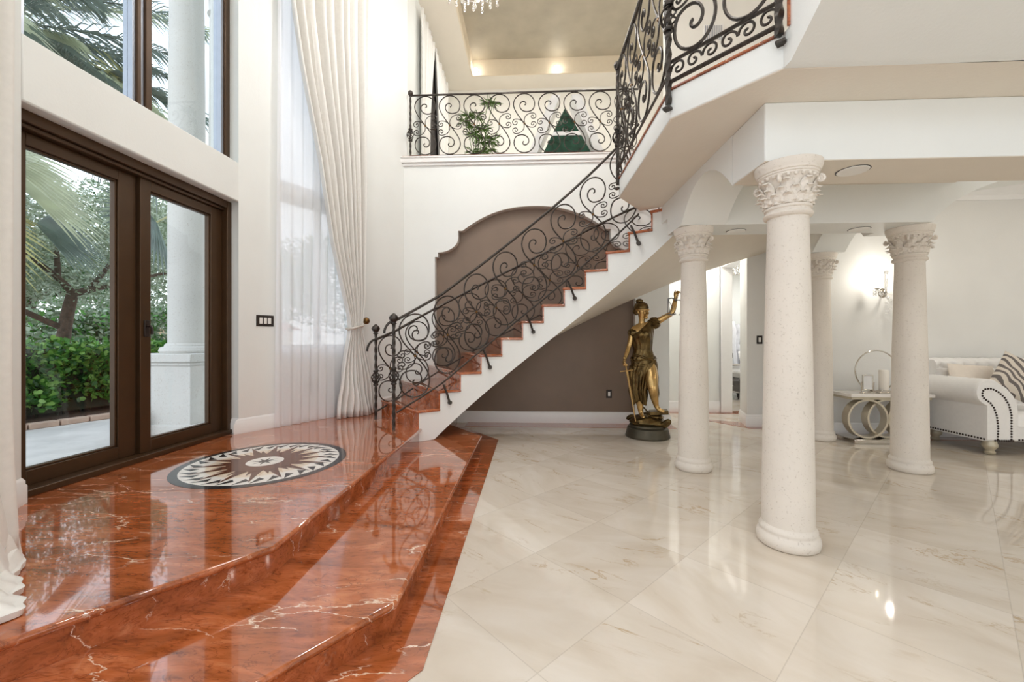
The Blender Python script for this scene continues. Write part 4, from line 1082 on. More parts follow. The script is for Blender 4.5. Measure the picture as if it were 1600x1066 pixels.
in_ = [(5.20, .19), (5.205, .32), (5.19, .45), (5.16, .54), (5.12, .60), (5.06, .64), (5.035, .68), (5.04, .725), (5.075, .755), (5.13, .755), (5.20, .725), (5.27, .66), (5.32, .57), (5.345, .46), (5.345, .19)]
nails(in_, YF - .002, 46)
for k in range(9): nl.ball((5.17 + .024 * k, YF - .004, .175), .0115, 8, 6, 0, (1, .6, 1))
obj('nailhead_trim', nl, M['nail'], aL)
nl = MB()
for k in range(24): nl.ball((5.088, lerp(YF + .03, YB - .05, k / 23), .185), .0115, 8, 6, 0, (.6, 1, 1))
for k in range(50): nl.ball((lerp(5.45, 7.2, k / 49), YF + .018, .18), .0115, 8, 6, 0, (1, .6, 1))
bs = MB().box(5.10, 7.34, YF + .02, YB, .16, .33); bso = obj('base', bs, M['velvet'], sf, bevel=.015)
obj('nailhead_trim', nl, M['nail'], bso)
def seat(u, v):
    return (lerp(5.42, 7.05, u), lerp(YF + .0, 5.42, v), .33 + .15 * (min(1, v * 7, (1 - v) * 9 + .3, u * 12 + .2, (1 - u) * 12 + .2)) ** .45 + .012 * math.sin(PI * u) - .014 * math.exp(-(((u * 8) % 1 - .5) ** 2 + ((v * 3) % 1 - .5) ** 2) * 40))
st_ = MB().grid(seat, 60, 24); st_.box(5.42, 7.05, YF + .015, 5.42, .30, .36); obj('seat', st_, M['velvet'], sf)
bk = MB(); NU, NV = 130, 40
def backf(u, v):
    x = lerp(5.12, 7.3, u)
    # profile: front face leans back then rolls over the top and behind
    if v < .6: t = v / .6; y, z = lerp(5.36, 5.44, t), lerp(.40, .96, t); nx = (-1, .12)
    else:
        t = (v - .6) / .4; a = R(200) - t * R(250); y, z = 5.545 + .105 * math.cos(a), .975 + .10 * math.sin(a); nx = (math.cos(a), math.sin(a))
    rowf = v / .125; ri = round(rowf); colf = u * 15 + (.5 if ri % 2 else 0); dcol = abs(colf - round(colf)); drow = abs(rowf - ri)
    d = .030 * math.exp(-(dcol ** 2 * 26 + drow ** 2 * 16)) + .008 * math.exp(-((abs(((colf + rowf * .5) % 1) - .5)) ** 2) * 60)
    return (x, y - nx[0] * d, z - nx[1] * d)
bk.grid(backf, NU, NV); bk.box(5.12, 7.3, 5.56, 5.65, .2, .96)
for u_ in (0, 1):
    ed = [backf(u_, j / NV) for j in range(NV + 1)]; bk.add(ed + [(ed[0][0], 5.64, .40)], [list(range(NV + 2))])
bko = obj('backrest', bk, M['velvet'], sf)
lg_prof = [(.03, 0), (.045, .012), (.05, .03), (.038, .045), (.04, .06), (.062, .085), (.068, .11), (.06, .13), (.055, .16), (.03, .165)]
for x, y in ((5.20, YF + .08), (7.2, YF + .08), (5.22, YB - .1), (7.2, YB - .1)): obj('leg', MB().lathe(lg_prof, 20, (x, y, 0)), M['champagne'], sf)
def pillow(name, label, c, w_, h_, th_, rx, ry, rz, mat, cat='cushion'):
    m = MB()
    for s in (1, -1):
        def f(u, v):
            a, b_ = 2 * u - 1, 2 * v - 1
            e = (max(0, 1 - abs(a) ** 2.4) * max(0, 1 - abs(b_) ** 2.4)) ** .45
            pin = 1 - .07 * (1 - abs(a * b_)) * (abs(a) ** 3 + abs(b_) ** 3) * .5
            return (a * w_ / 2 * pin, s * th_ / 2 * e, b_ * h_ / 2 * pin)
        m.grid(f, 24, 24)
    m.xf(Matrix.Translation(c) @ Matrix.Rotation(R(rz), 4, 'Z') @ Matrix.Rotation(R(rx), 4, 'X') @ Matrix.Rotation(R(ry), 4, 'Y'))
    return tag(obj(name, m, mat, weld=True), label, cat)
pillow('cushion', 'cream satin cushion leaning on the sofa back behind its rolled arm', (5.42, 5.29, .77), .62, .46, .15, -14, 4, 8, M['cream_cloth'])
pillow('cushion', 'grey zebra-striped cushion standing on one corner on the white sofa', (5.66, 5.02, .84), .50, .50, .16, -16, 33, -10, M['zebra'])

# ------------------------------------------------------------------ side table and what stands on it
tb_ = thing('side_table', 'silver side table with white marble top and interlocking ring base', 'table', (4.5, 5.46, 0))
obj('top', MB().box(3.97, 4.97, 5.29, 5.66, .585, .625), M['marble_top'], tb_, bevel=.004)
obj('top_frame', MB().box(3.99, 4.95, 5.31, 5.64, .555, .585), M['champagne'], tb_)
obj('base', MB().box(4.03, 4.93, 5.31, 5.64, 0, .055), M['silver'], tb_, bevel=.006)
def band(cx, cz, y0, y1, r0, r1, n=48):
    m = MB(); vs = [(cx + r_ * math.cos(2 * PI * k / n), y, cz + r_ * math.sin(2 * PI * k / n)) for y in (y0, y1) for r_ in (r0, r1) for k in range(n)]
    q = lambda i, k: i * n + k % n
    fs = []
    for k in range(n): fs += [(q(0, k), q(0, k + 1), q(1, k + 1), q(1, k)), (q(2, k), q(3, k), q(3, k + 1), q(2, k + 1)), (q(0, k), q(2, k), q(2, k + 1), q(0, k + 1)), (q(1, k), q(1, k + 1), q(3, k + 1), q(3, k))]
    return m.add(vs, fs)
for cx, y0, y1 in ((4.23, 5.36, 5.46), (4.50, 5.40, 5.50), (4.72, 5.36, 5.46)): obj('ring', band(cx, .305, y0, y1, .225, .249), M['ring_metal'], tb_)
pf2 = thing('swing_frame', 'small silver swivel picture frame at the front of the side table', 'picture frame', (4.23, 5.37, .625))
zf = .625; m = MB(); m.box(4.145, 4.315, 5.35, 5.39, zf, zf + .012); obj('foot', m, M['silver'], pf2, bevel=.003)
for x in (4.155, 4.305): obj('post', MB().tube([(x, 5.37, zf + .012), (x, 5.37, zf + .135)], .006, 8).merge(MB().ball((x, 5.37, zf + .14), .009, 8, 6)), M['silver'], pf2)
m = MB(); m.box(4.165, 4.178, 5.362, 5.378, zf + .04, zf + .235); m.box(4.282, 4.295, 5.362, 5.378, zf + .04, zf + .235); m.box(4.178, 4.282, 5.362, 5.378, zf + .04, zf + .053); m.box(4.178, 4.282, 5.362, 5.378, zf + .222, zf + .235); obj('frame', m, M['silver'], pf2, bevel=.002)
obj('picture', MB().box(4.178, 4.282, 5.367, 5.372, zf + .053, zf + .222), M['marble_grey'], pf2)
rg = thing('ring_ornament', 'large thin silver hoop ornament on the side table around the candle', 'ornament', (4.46, 5.50, .625))
obj('hoop', MB().tube([(4.44 + .262 * math.cos(a), 5.50, .625 + .275 + .262 * math.sin(a)) for a in [2 * PI * i / 64 for i in range(64)]], .009, 8, closed=True), M['silver'], rg)
obj('foot', MB().box(4.36, 4.56, 5.46, 5.54, .6255, .640), M['silver'], rg, bevel=.004)
ch = thing('candle_holder', 'silver block candle holder with white pillar candle on the side table', 'candle', (4.43, 5.40, .6255))
m = MB(); m.box(4.36, 4.52, 5.345, 5.43, .6255, .645); m.box(4.375, 4.505, 5.35, 5.425, .645, .665); obj('stand', m, M['silver'], ch, bevel=.004)
obj('candle', MB().lathe([(.045, 0), (.05, .01), (.05, .245), (.045, .255), (.01, .25)], 24, (4.44, 5.39, .665)), M['wax'], ch)

# ------------------------------------------------------------------ wall sconce
sn_ = thing('wall_sconce', 'lit crystal wall sconce on the right wall beside the rear column', 'wall light', (4.72, 5.74, 1.95))
obj('backplate', MB().lathe([(.05, 0), (.06, .006), (.045, .018), (.015, .022)], 20).xf(Matrix.Translation((4.72, 5.75, 1.93)) @ Matrix.Rotation(R(90), 4, 'X')), M['silver'], sn_)
for s in (-1, 1):
    pts = [(4.72 + s * (.02 + .17 * t), 5.72 - .12 * math.sin(t * PI / 2), 1.93 - .07 * math.sin(t * PI) + .04 * t) for t in [i / 12 for i in range(13)]]
    a = obj('arm', MB().tube(pts, .008, 8), M['crystal'], sn_); e = pts[-1]
    obj('cup', MB().lathe([(.008, -.012), (.03, 0), (.034, .008), (.012, .010)], 16, e), M['silver'], a)
    obj('bulb', MB().lathe([(.010, .01), (.011, .06), (.013, .075), (.008, .10), (.001, .115)], 12, e), M['bulb'], a)
    cr = MB()
    for k in range(5):
        q = (e[0] + .032 * math.cos(k * 1.257), e[1] + .032 * math.sin(k * 1.257), e[2] - .03)
        cr.ball(q, .010, 8, 6); cr.ball((q[0], q[1], q[2] - .035), .012, 8, 6, 0, (.8, .8, 1.8))
    obj('crystal_drops', cr, M['crystal'], a)
cr = MB()
for k in range(7): cr.ball((4.72 + .03 * math.sin(k * 2), 5.66 - .01 * (k % 2), 1.86 - .035 * k), .016 + .004 * (k == 6), 10, 8)
cr.tube([(4.72, 5.70, 1.95), (4.72, 5.68, 2.02), (4.72, 5.68, 2.18)], .010, 8); cr.ball((4.72, 5.68, 2.20), .018, 10, 8)
obj('crystal_stem', cr, M['crystal'], sn_)

# ------------------------------------------------------------------ chandelier overhead
hx, hy = -.63, 4.42
cd = thing('chandelier', 'crystal chandelier whose lowest drops dip into the top of the photo', 'chandelier', (hx, hy, 7.3))
m = MB(); m.tube([(hx, hy, 5.2), (hx, hy, 7.3)], .012, 8); m.lathe([(.09, 0), (.10, .03), (.05, .08)], 24, (hx, hy, 7.21)); obj('stem', m, M['silver'], cd)
m = MB()
for k in range(6):
    a = 2 * PI * k / 6; m.tube([(hx + r_ * math.cos(a), hy + r_ * math.sin(a), z + .15) for r_, z in ((.01, 5.25), (.16, 5.02), (.36, 5.12), (.52, 5.42), (.38, 5.75), (.02, 5.95))], .006, 6)
obj('frame', m, M['silver'], cd)
def drop(m, x, y, z, s):
    m.ball((x, y, z), .012 * s, 8, 6); m.ball((x, y, z - .032 * s), .022 * s, 10, 8, 0, (.9, .9, 1.25), lambda a, b_, c_: 1 - .35 * max(0, c_))
DZ = .15
sm0 = MB()
for j in range(2): drop(sm0, 0, 0, -.02 - .045 * j, .85)
strand = None
for rr_, z, n in ((.16, 5.02, 12), (.36, 5.12, 22), (.52, 5.42, 26), (.38, 5.75, 16)):
    ro_ = obj('crystal_ring', MB().tube([(hx + rr_ * math.cos(a), hy + rr_ * math.sin(a), z + DZ) for a in [2 * PI * i / 40 for i in range(40)]], .008, 6, closed=True), M['silver'], cd)
    for k in range(n):
        a = 2 * PI * k / n
        if strand is None: so = strand = obj('crystal_drop', sm0, M['crystal'], ro_)
        else: so = strand.copy(); C.objects.link(so); so.parent = ro_
        so.location = (hx + rr_ * math.cos(a), hy + rr_ * math.sin(a), z + DZ); so.scale = (1, 1, 1.0 + .25 * (k % 2))
for dx, dy, z, sz in ((0, 0, 4.99, 1.2), (.05, -.02, 4.935, 1.6), (-.08, -.05, 4.97, 1.3), (-.14, .02, 4.985, 1.2), (.12, -.06, 4.985, 1.2)):
    m = MB(); drop(m, hx + dx, hy + dy, z + DZ - .04, sz); m.tube([(hx + dx, hy + dy, z + DZ - .03), (hx + dx, hy + dy, 5.05 + DZ)], .003, 5); obj('crystal_pendant', m, M['crystal'], cd)
for k in range(8):
    a = 2 * PI * k / 8 + .3; c_ = (hx + .44 * math.cos(a), hy + .44 * math.sin(a), 5.46 + .15)
    obj('bulb', MB().lathe([(.012, 0), (.012, .07), (.016, .09), (.006, .13), (.001, .14)], 10, c_), M['bulb'], cd)

# ------------------------------------------------------------------ upstairs: plant, obelisk, curtains
pp = thing('potted_papyrus', 'green papyrus houseplant behind the balcony railing', 'plant', (-.90, 6.85, 4.13))
obj('pot', MB().lathe([(.10, 0), (.14, .02), (.15, .20), (.16, .22), (.145, .225), (.13, .21)], 24, (-.9, 6.85, 4.13)), M['marble_grey'], pp)
rr = random.Random(3); stems = MB(); lv = MB()
tops = [(-1.05, 5.02), (-.98, 4.94), (-.90, 5.0), (-1.1, 4.90), (-.66, 5.30), (-.72, 5.24), (-.62, 4.70), (-.68, 4.62), (-.95, 4.82), (-.84, 4.90), (-1.0, 4.75), (-.88, 4.66), (-.80, 4.74), (-.92, 4.45), (-.80, 4.40), (-1.0, 4.48), (-.70, 4.45)]
for x, z in tops:
    y = 6.85 + rr.uniform(-.14, .14); b0 = Vector((-.9 + rr.uniform(-.07, .07), 6.85 + rr.uniform(-.06, .06), 4.33)); t_ = Vector((x, y, z))
    stems.tube([b0, b0.lerp(t_, .5) + Vector((0, 0, .03)), t_], .006, 5)
    for k in range(26):
        a = rr.uniform(0, 2 * PI); e_ = rr.uniform(-.35, .6); L = rr.uniform(.13, .22); d = Vector((math.cos(a) * math.cos(e_), math.sin(a) * math.cos(e_), math.sin(e_))); s = Vector((-math.sin(a), math.cos(a), 0)) * .007
        p1, p2 = t_ + d * L * .5, t_ + d * L - Vector((0, 0, .03))
        lv.add([t_ - s * .4, t_ + s * .4, p1 + s, p2, p1 - s], [(0, 1, 2, 3, 4)])
obj('stems', stems, M['papyrus'], pp); obj('leaves', lv, M['papyrus'], pp, recalc=False)
ob = thing('obelisk', 'green stone pyramid ornament framed in grey-white marble behind the balcony railing', 'ornament', (.62, 7.6, 4.13))
def pyr(half0, z0, half1, z1, cy=7.6, d0=None):
    m = MB(); vs = []
    for h_, z in ((half0, z0), (half1, z1)):
        for a, b_ in ((-1, -1), (1, -1), (1, 1), (-1, 1)): vs.append((.62 + a * h_, cy + b_ * h_, z))
    return m.add(vs, [(3, 2, 1, 0), (4, 5, 6, 7), (0, 1, 5, 4), (1, 2, 6, 5), (2, 3, 7, 6), (3, 0, 4, 7)])
hw = lambda z: .36 * (5.60 - z) / (5.60 - 4.70)
obj('plinth', pyr(.62, 4.13, .62, 4.42), M['marble_grey'], ob, bevel=.01)
obj('lower_block', pyr(hw(4.42), 4.42, hw(4.955), 4.955), M['emerald'], ob)
obj('band', pyr(hw(4.94), 4.94, hw(5.03), 5.03), M['marble_grey'], ob)
obj('upper_block', pyr(hw(5.03), 5.03, .012, 5.56), M['emerald'], ob)
for s in (-1, 1):
    m = MB(); m.prism([(.62 + s * .62, 4.42), (.62 + s * .78, 4.42), (.62 + s * .26, 5.72), (.62 + s * .10, 5.72)], 7.42, 7.9, fn=lambda a, b_, c_: (a, c_, b_)); obj('side_frame', m, M['marble_grey'], ob)
def UF(s, o, z): return (-1.99 - o, 7.05 + s, z)
for sl, sr, lab, sd in (([(4.2, 0), (7.1, 0)], [(4.2, .55), (5.4, .6), (7.1, 1.0)], 'white upstairs curtain left of the dark gap beyond the balcony', 1), ([(4.2, 1.45), (5.4, 1.3), (7.1, 1.0)], [(4.2, 2.2), (7.1, 2.3)], 'white upstairs curtain right of the dark gap beyond the balcony', 2)):
    t = thing('upstairs_curtain', lab, 'curtain', UF(sr[0][1] - .2, -.08, 4.2), 'upstairs curtains')
    obj('curtain_panel', cloth(UF, sl, sr, 4.16, 7.1, 6, .07, .03, 60, 20, seed=sd), M['drape'], t, solid=.003)
dc = thing('dark_blind', 'dark narrow window blind between the white upstairs curtains', 'blind', UF(1, -.02, 4.2))
obj('blind_panel', MB().box(-1.995, -1.975, 7.5, 8.6, 4.16, 7.0), M['dark_cloth'], dc)

# ------------------------------------------------------------------ bedroom glimpsed through the far doorway
bd = thing('bed', 'silver bed with tall tufted wing headboard seen through the far doorway', 'bed', (5.3, 8.8, 0))
def headb(u, v):
    x = lerp(4.62, 6.2, u); z = lerp(.3, 1.70 - .06 * math.cos(u * 2 * PI), v)
    rowf = v * 6; ri = round(rowf); colf = u * 9 + (.5 if ri % 2 else 0)
    d = .05 * math.exp(-((colf - round(colf)) ** 2 * 30 + (rowf - ri) ** 2 * 18)); return (x, 9.66 + d, z)
m = MB().grid(headb, 80, 50); m.box(4.6, 6.2, 9.71, 9.78, .1, 1.66); obj('headboard', m, M['silver_cloth'], bd)
m = MB(); m.prism([(9.42, .1), (9.42, .8), (9.50, 1.2), (9.46, 1.5), (9.56, 1.72), (9.78, 1.70), (9.78, .1)], 4.52, 4.62, fn=lambda a, b_, c_: (c_, a, b_)); obj('headboard_wing', m, M['silver_cloth'], bd, bevel=.02)
obj('bed_frame', MB().box(4.60, 6.2, 7.9, 9.64, .12, .42), plain('grey_bed_fabric', srgb(120, 116, 114), .6), bd, bevel=.02)
obj('mattress', MB().box(4.63, 6.2, 7.95, 9.64, .42, .58), M['velvet'], bd, bevel=.04)
for x, y in ((4.66, 7.98), (4.66, 9.5)): obj('leg', MB().lathe([(.02, 0), (.035, .12)], 12, (x, y, 0)), M['black'], bd)
pillow('pillow', 'white pillow against the tufted bed headboard', (4.98, 9.45, .82), .62, .44, .18, -18, 0, 0, M['velvet'], 'pillow')
ns = thing('nightstand', 'small mirrored nightstand beside the bed seen through the doorway', 'nightstand', (4.35, 9.25, 0))
obj('body', MB().box(4.18, 4.50, 9.08, 9.42, .14, .74), M['mirror'], ns, bevel=.006); obj('top', MB().box(4.16, 4.52, 9.06, 9.44, .74, .77), M['silver'], ns, bevel=.004)
for z0, z1 in ((.18, .42), (.46, .70)):
    d_ = obj('drawer', MB().box(4.21, 4.47, 9.068, 9.08, z0, z1), M['mirror'], ns, bevel=.004); obj('knob', MB().ball((4.34, 9.06, (z0 + z1) / 2), .014, 10, 8), M['silver'], d_)
for x in (4.20, 4.48):
    for y in (9.10, 9.40): obj('leg', MB().lathe([(.014, 0), (.02, .14)], 10, (x, y, 0)), M['black'], ns)
pl_ = thing('bedroom_pendant', 'small crystal ceiling light inside the bedroom doorway', 'ceiling light', (4.2, 8.6, 2.86))
m = MB(); m.lathe([(.06, -.02), (.06, 0)], 16, (4.2, 8.6, 2.86)); obj('canopy', m, M['silver'], pl_)
m = MB()
for k in range(14):
    a = 2 * PI * k / 14; drop(m, 4.2 + .11 * math.cos(a), 8.6 + .11 * math.sin(a), 2.80 - .03 * (k % 2), 1.6)
drop(m, 4.2, 8.6, 2.74, 2); obj('crystal_drops', m, M['crystal'], pl_)

# ------------------------------------------------------------------ outside the glass
struct('ground', MB().box(-70, -3.46, -30, 60, .0, .20), M['driveway'])
KP = [(-7.4, 1.5), (-6.6, 3.4), (-6.12, 4.7), (-5.84, 5.5), (-5.68, 6.5), (-5.62, 9)]
kb = MB(); pts = KP
for i, ((x0, y0), (x1, y1)) in enumerate(zip(pts, pts[1:])):
    L = math.dist((x0, y0), (x1, y1)); n = max(1, int(L / .24)); d = Vector((x1 - x0, y1 - y0)).normalized(); nn = Vector((-d.y, d.x))
    for k in range(n):
        a = Vector((x0, y0)) + d * (L * (k + .03) / n); b_ = Vector((x0, y0)) + d * (L * (k + .97) / n)
        kb.prism([tuple(a), tuple(b_), tuple(b_ + nn * .13), tuple(a + nn * .13)], .2, .27)
ko = struct('trim_15', kb, M['kerb'], bevel=.01)
mu = MB().prism([(x - .13, y) for x, y in KP] + [(-9.5, 9), (-9.5, 1.5)], .2, .245); struct('ground_mulch', mu, M['mulch'])
def leaves(m, n, sample, L, rr, nmat=1, wide=.5, shape=0):
    for _ in range(n):
        p = sample(rr); 
        if p is None: continue
        d = Vector((rr.gauss(0, 1), rr.gauss(0, 1), rr.gauss(.25, .8))).normalized(); s = d.orthogonal().normalized(); s.rotate(Matrix.Rotation(rr.uniform(0, 6.28), 3, d))
        l = L * rr.uniform(.7, 1.25); w_ = l * wide * .5; up = d.cross(s)
        m.add([p, p + d * l * .35 + s * w_ * .8 + up * l * .04, p + d * l * .75 + s * w_ + up * l * .03, p + d * l, p + d * l * .75 - s * w_ + up * l * .03, p + d * l * .35 - s * w_ * .8 + up * l * .04], [(0, 1, 2, 3), (0, 3, 4, 5)], rr.choices(range(nmat), weights=[3, 2, 2][:nmat])[0])
rr = random.Random(11)
def hedge_front(y): return interp([(b_, a) for a, b_ in KP], y) - .38
hg = thing('hedge', 'clipped broad-leaved green hedge beyond the driveway outside the glass doors', 'hedge', (-6.9, 6, .24))
m = MB()
def hs(r_):
    y = r_.uniform(2.6, 8.8); z = .42 + .83 * r_.random() ** .8; f = hedge_front(y) - .05
    depth = min(abs(r_.gauss(0, .14)), .5); bulge = .10 * math.sin(y * 5 + z * 4) + .06 * math.sin(y * 11 - z * 7)
    if z > 1.14: depth = r_.uniform(0, .9)
    return Vector((f - depth + bulge - .12 * (z - .4), y, z + .05 * math.sin(y * 7)))
leaves(m, 12500, hs, .082, rr, 3, .62); obj('foliage', m, [M['leaf1'], M['leaf2'], M['leaf3']], hg, recalc=False)
m = MB()
def hcore(u, v):
    y = lerp(2.6, 8.8, u); f = hedge_front(y) - .30; pr_ = [(f + .02, .30), (f, .8), (f - .1, 1.12), (f - .5, 1.17), (f - .9, 1.1), (f - .9, .3)]
    i = min(4, int(v * 5)); t = v * 5 - i; return (lerp(pr_[i][0], pr_[i + 1][0], t), y, lerp(pr_[i][1], pr_[i + 1][1], t))
m.grid(hcore, 40, 20)
for k in range(60):
    y = 2.7 + k * .1; x = hedge_front(y) - .25 - rr.uniform(0, .3); m.tube([(x, y, .24), (x + rr.uniform(-.1, .1), y + rr.uniform(-.1, .1), .8)], .012, 5)
obj('branches', m, plain('hedge_inner', srgb(40, 46, 28), .9, var=.3), hg)

def tree(name, label, base, trunk_pts, radii, blobs, nleaf, L, mats, cat='tree', group=None):
    t = thing(name, label, cat, base, group); tm = MB()
    for pts_, (r0, r1) in zip(trunk_pts, radii): tm.tube(pts_, lambda q, a=r0, b_=r1: lerp(a, b_, q), 9)
    obj('trunk', tm, M['bark'], t); m = MB()
    W = [b_[1] ** 2 for b_ in blobs]
    def sm_(r_):
        c_, rad, fl = r_.choices(blobs, W)[0]; d = Vector((r_.gauss(0, 1), r_.gauss(0, 1), r_.gauss(0, 1))).normalized(); q = rad * r_.random() ** .4
        return Vector(c_) + Vector((d.x * q, d.y * q, d.z * q * fl))
    leaves(m, nleaf, sm_, L, rr, len(mats), .45); obj('foliage', m, mats, t, recalc=False); return t
def curve3(*p): return [Vector(p[0]).lerp(Vector(p[1]), t).lerp(Vector(p[1]).lerp(Vector(p[2]), t), t) for t in [i / 8 for i in range(9)]]
bl_ = []
for k in range(80):
    y = rr.uniform(5.4, 13.0); x = rr.uniform(-12.5, -8.2); z = rr.uniform(2.35, 5.2); bl_.append(((x, y, z), rr.uniform(.45, .85), .65))
for k in range(10): bl_.append(((rr.uniform(-11, -9), rr.uniform(5.6, 8.0), rr.uniform(1.9, 2.6)), rr.uniform(.3, .5), .6))
tb0 = (-9, 7.47, .24)
tree('oak_tree', 'spreading grey-green tree with forked trunk behind the hedge', tb0,
     [curve3(tb0, (-9.05, 7.40, 1.2), (-9, 7.62, 2.2)), curve3((-9, 7.62, 2.2), (-9.1, 7.45, 2.6), (-9.2, 6.6, 3.1)), curve3((-9, 7.62, 2.2), (-8.9, 8.2, 2.45), (-8.7, 9.4, 2.9)), curve3((-8.95, 7.9, 2.35), (-8.7, 8.2, 3.0), (-8.8, 8.6, 3.8)), curve3((-9.0, 7.5, 1.5), (-9.6, 6.9, 2.0), (-9.6, 6.2, 2.5)), curve3((-9.1, 7.45, 2.5), (-9.3, 7.6, 3.2), (-9.2, 7.4, 4.2))],
     [(.12, .09), (.065, .025), (.075, .03), (.05, .02), (.06, .025), (.05, .02)], bl_, 30000, .085, [M['oak1'], M['oak2']])
bg = []
for k in range(46): bg.append(((rr.uniform(-24, -17), rr.uniform(9, 25), rr.uniform(2.7, 8)), rr.uniform(1.2, 2.2), .7))
tree('background_tree', 'large tree mass further back beyond the forked tree', (-20, 15, .2), [curve3((-20, 15, .2), (-20, 15, 2), (-19.5, 15.4, 4)), curve3((-18.4, 11.3, .2), (-18.6, 11.5, 2), (-18.2, 12, 4)), curve3((-19, 15, 3), (-19.5, 17, 3.5), (-19.5, 19, 3.9))], [(.3, .2), (.2, .1), (.14, .06)], bg, 14000, .30, [M['oak1'], M['oak2'], M['leaf3']])
gt = [((rr.uniform(-14, -9.5), rr.uniform(15, 22), rr.uniform(1.6, 6)), rr.uniform(.9, 1.5), .8) for k in range(26)]
tree('garden_tree', 'leafy tree outside seen faintly through the sheer curtain', (-11.5, 18, .2), [curve3((-11.5, 18, .2), (-11.5, 18, 1.5), (-11.4, 18.2, 3.5))], [(.2, .1)], gt, 6000, .26, [M['oak1'], M['oak2'], M['leaf1']])
shb = [((rr.uniform(-16, -13.5), rr.uniform(8, 19), rr.uniform(.7, 2.4)), rr.uniform(.5, .9), .8) for k in range(64)]
tree('garden_shrub', 'low dark shrubs across the street behind the hedge', (-15, 13, .2), [curve3((-15, 13, .2), (-15, 13, .6), (-15, 13.1, 1.0))], [(.05, .03)], shb, 17000, .18, [M['oak1'], M['leaf1'], M['oak2']], 'shrub')
# neighbouring house with a terracotta roof
hs_ = thing('house', 'distant cream house with a terracotta tile roof beside the outdoor column', 'house', (-24, 26, .2))
obj('walls', MB().box(-26.4, -19.8, 25, 33, .2, 2.15), M['house'], hs_)
rf = MB(); NR = 30
def rooff(u, v): return (lerp(-26.9, -19.3, u), lerp(24.4, 29, v), lerp(2.1, 3.25, v) + .06 * abs(math.sin(u * NR * PI)))
rf.grid(rooff, 240, 8); rf.prism([(24.4, 2.06), (29, 3.21), (33.6, 2.06)], -26.9, -19.3, fn=lambda a, b_, c_: (c_, a, b_)); obj('roof', rf, M['rooftile'], hs_)
obj('fascia', MB().box(-26.9, -19.3, 24.36, 24.42, 1.96, 2.12), M['trim'], hs_)

# outdoor columns
def porch_column(label, x, y, rad, ped):
    t = thing('porch_column', label, 'column', (x, y, .2), 'porch columns')
    p = MB(); p.box(x - ped, x + ped, y - ped, y + ped, .2, 1.0); obj('pedestal', p, M['coral_out'], t, bevel=.008)
    q = MB(); e_ = ped + .03; q.box(x - e_, x + e_, y - e_, y + e_, 1.04, 1.14); q.box(x - ped - .012, x + ped + .012, y - ped - .012, y + ped + .012, 1.0, 1.04); q.box(x - e_ - .01, x + e_ + .01, y - e_ - .01, y + e_ + .01, .2, .32); obj('moulding', q, M['coral_out'], t, bevel=.012)
    obj('base', MB().lathe([(rad + .07, 0), (rad + .085, .03), (rad + .07, .07), (rad + .03, .085), (rad + .03, .10), (rad + .01, .12)], 40, (x, y, 1.14)), M['coral_out'], t)
    obj('shaft', MB().lathe([(rad, 0), (rad, 1.5), (rad * .97, 3), (rad * .9, 4.6)], 40, (x, y, 1.26)), M['coral_out'], t)
    obj('capital', MB().lathe([(rad * .92, 0), (rad * 1.1, .04), (rad * .95, .08), (rad * 1.0, .25), (rad * 1.35, .42), (rad * 1.4, .5)], 40, (x, y, 5.84)), M['coral_out'], t)
porch_column('large speckled stone porch column on a square pedestal outside the right glass door', -4.24, 4.85, .188, .31)
porch_column('slimmer stone porch column behind the larger one outside the glass door', -4.42, 5.62, .14, .2)
sp_ = thing('garden_plant', 'small spiky plant at the foot of the outdoor column pedestal', 'plant', (-4.45, 4.42, .2))
m = MB(); m.lathe([(.05, 0), (.07, .03), (.06, .16), (.05, .2)], 12, (-4.47, 4.40, .2)); obj('stem', m, M['bark'], sp_); m = MB()
for k in range(40):
    a = rr.uniform(0, 6.28); e_ = rr.uniform(.1, 1.3); d = Vector((math.cos(a) * math.cos(e_), math.sin(a) * math.cos(e_), math.sin(e_))); b_ = Vector((-4.47, 4.40, .38)); s = Vector((-math.sin(a), math.cos(a), 0)) * .012; L = rr.uniform(.10, .2)
    m.add([b_ - s, b_ + s, b_ + d * L * .6 + s, b_ + d * L, b_ + d * L * .6 - s], [(0, 1, 2, 3, 4)])
obj('leaves', m, M['oak1'], sp_, recalc=False)

# palms
def fan_frond(m, hub, d, Rr, spread, n, mi=0, droop=.25, nrm=None):
    hub = Vector(hub); d = Vector(d).normalized(); side = d.cross(Vector(nrm or (0, 0, 1))).normalized(); up = side.cross(d).normalized()
    for k in range(n):
        a = lerp(-spread, spread, (k + .5) / n); q = (d * math.cos(a) + side * math.sin(a)).normalized(); t = Vector((-0, 0, 0)); s = (side * math.cos(a) - d * math.sin(a)).normalized()
        L = Rr * (1 - .18 * (abs(a) / spread) ** 2) * rnd.uniform(.9, 1.08); w_ = Rr * 2.1 * spread / n * .31
        prev = None; NS = 7; cols = []
        for j in range(NS + 1):
            f = j / NS; p = hub + q * (L * f) - Vector((0, 0, 1)) * (droop * L * f ** 2.2) + up * .02
            ww = w_ * min(f * 1.9, 1, (1 - f) * 2.2 + .05)
            cols.append((p - s * ww + up * ww * .35, p - up * 0, p + s * ww + up * ww * .35))
        vs = [x for c_ in cols for x in c_]
        m.add(vs, [(j * 3 + i, j * 3 + i + 1, j * 3 + i + 4, j * 3 + i + 3) for j in range(NS) for i in range(2)], mi)
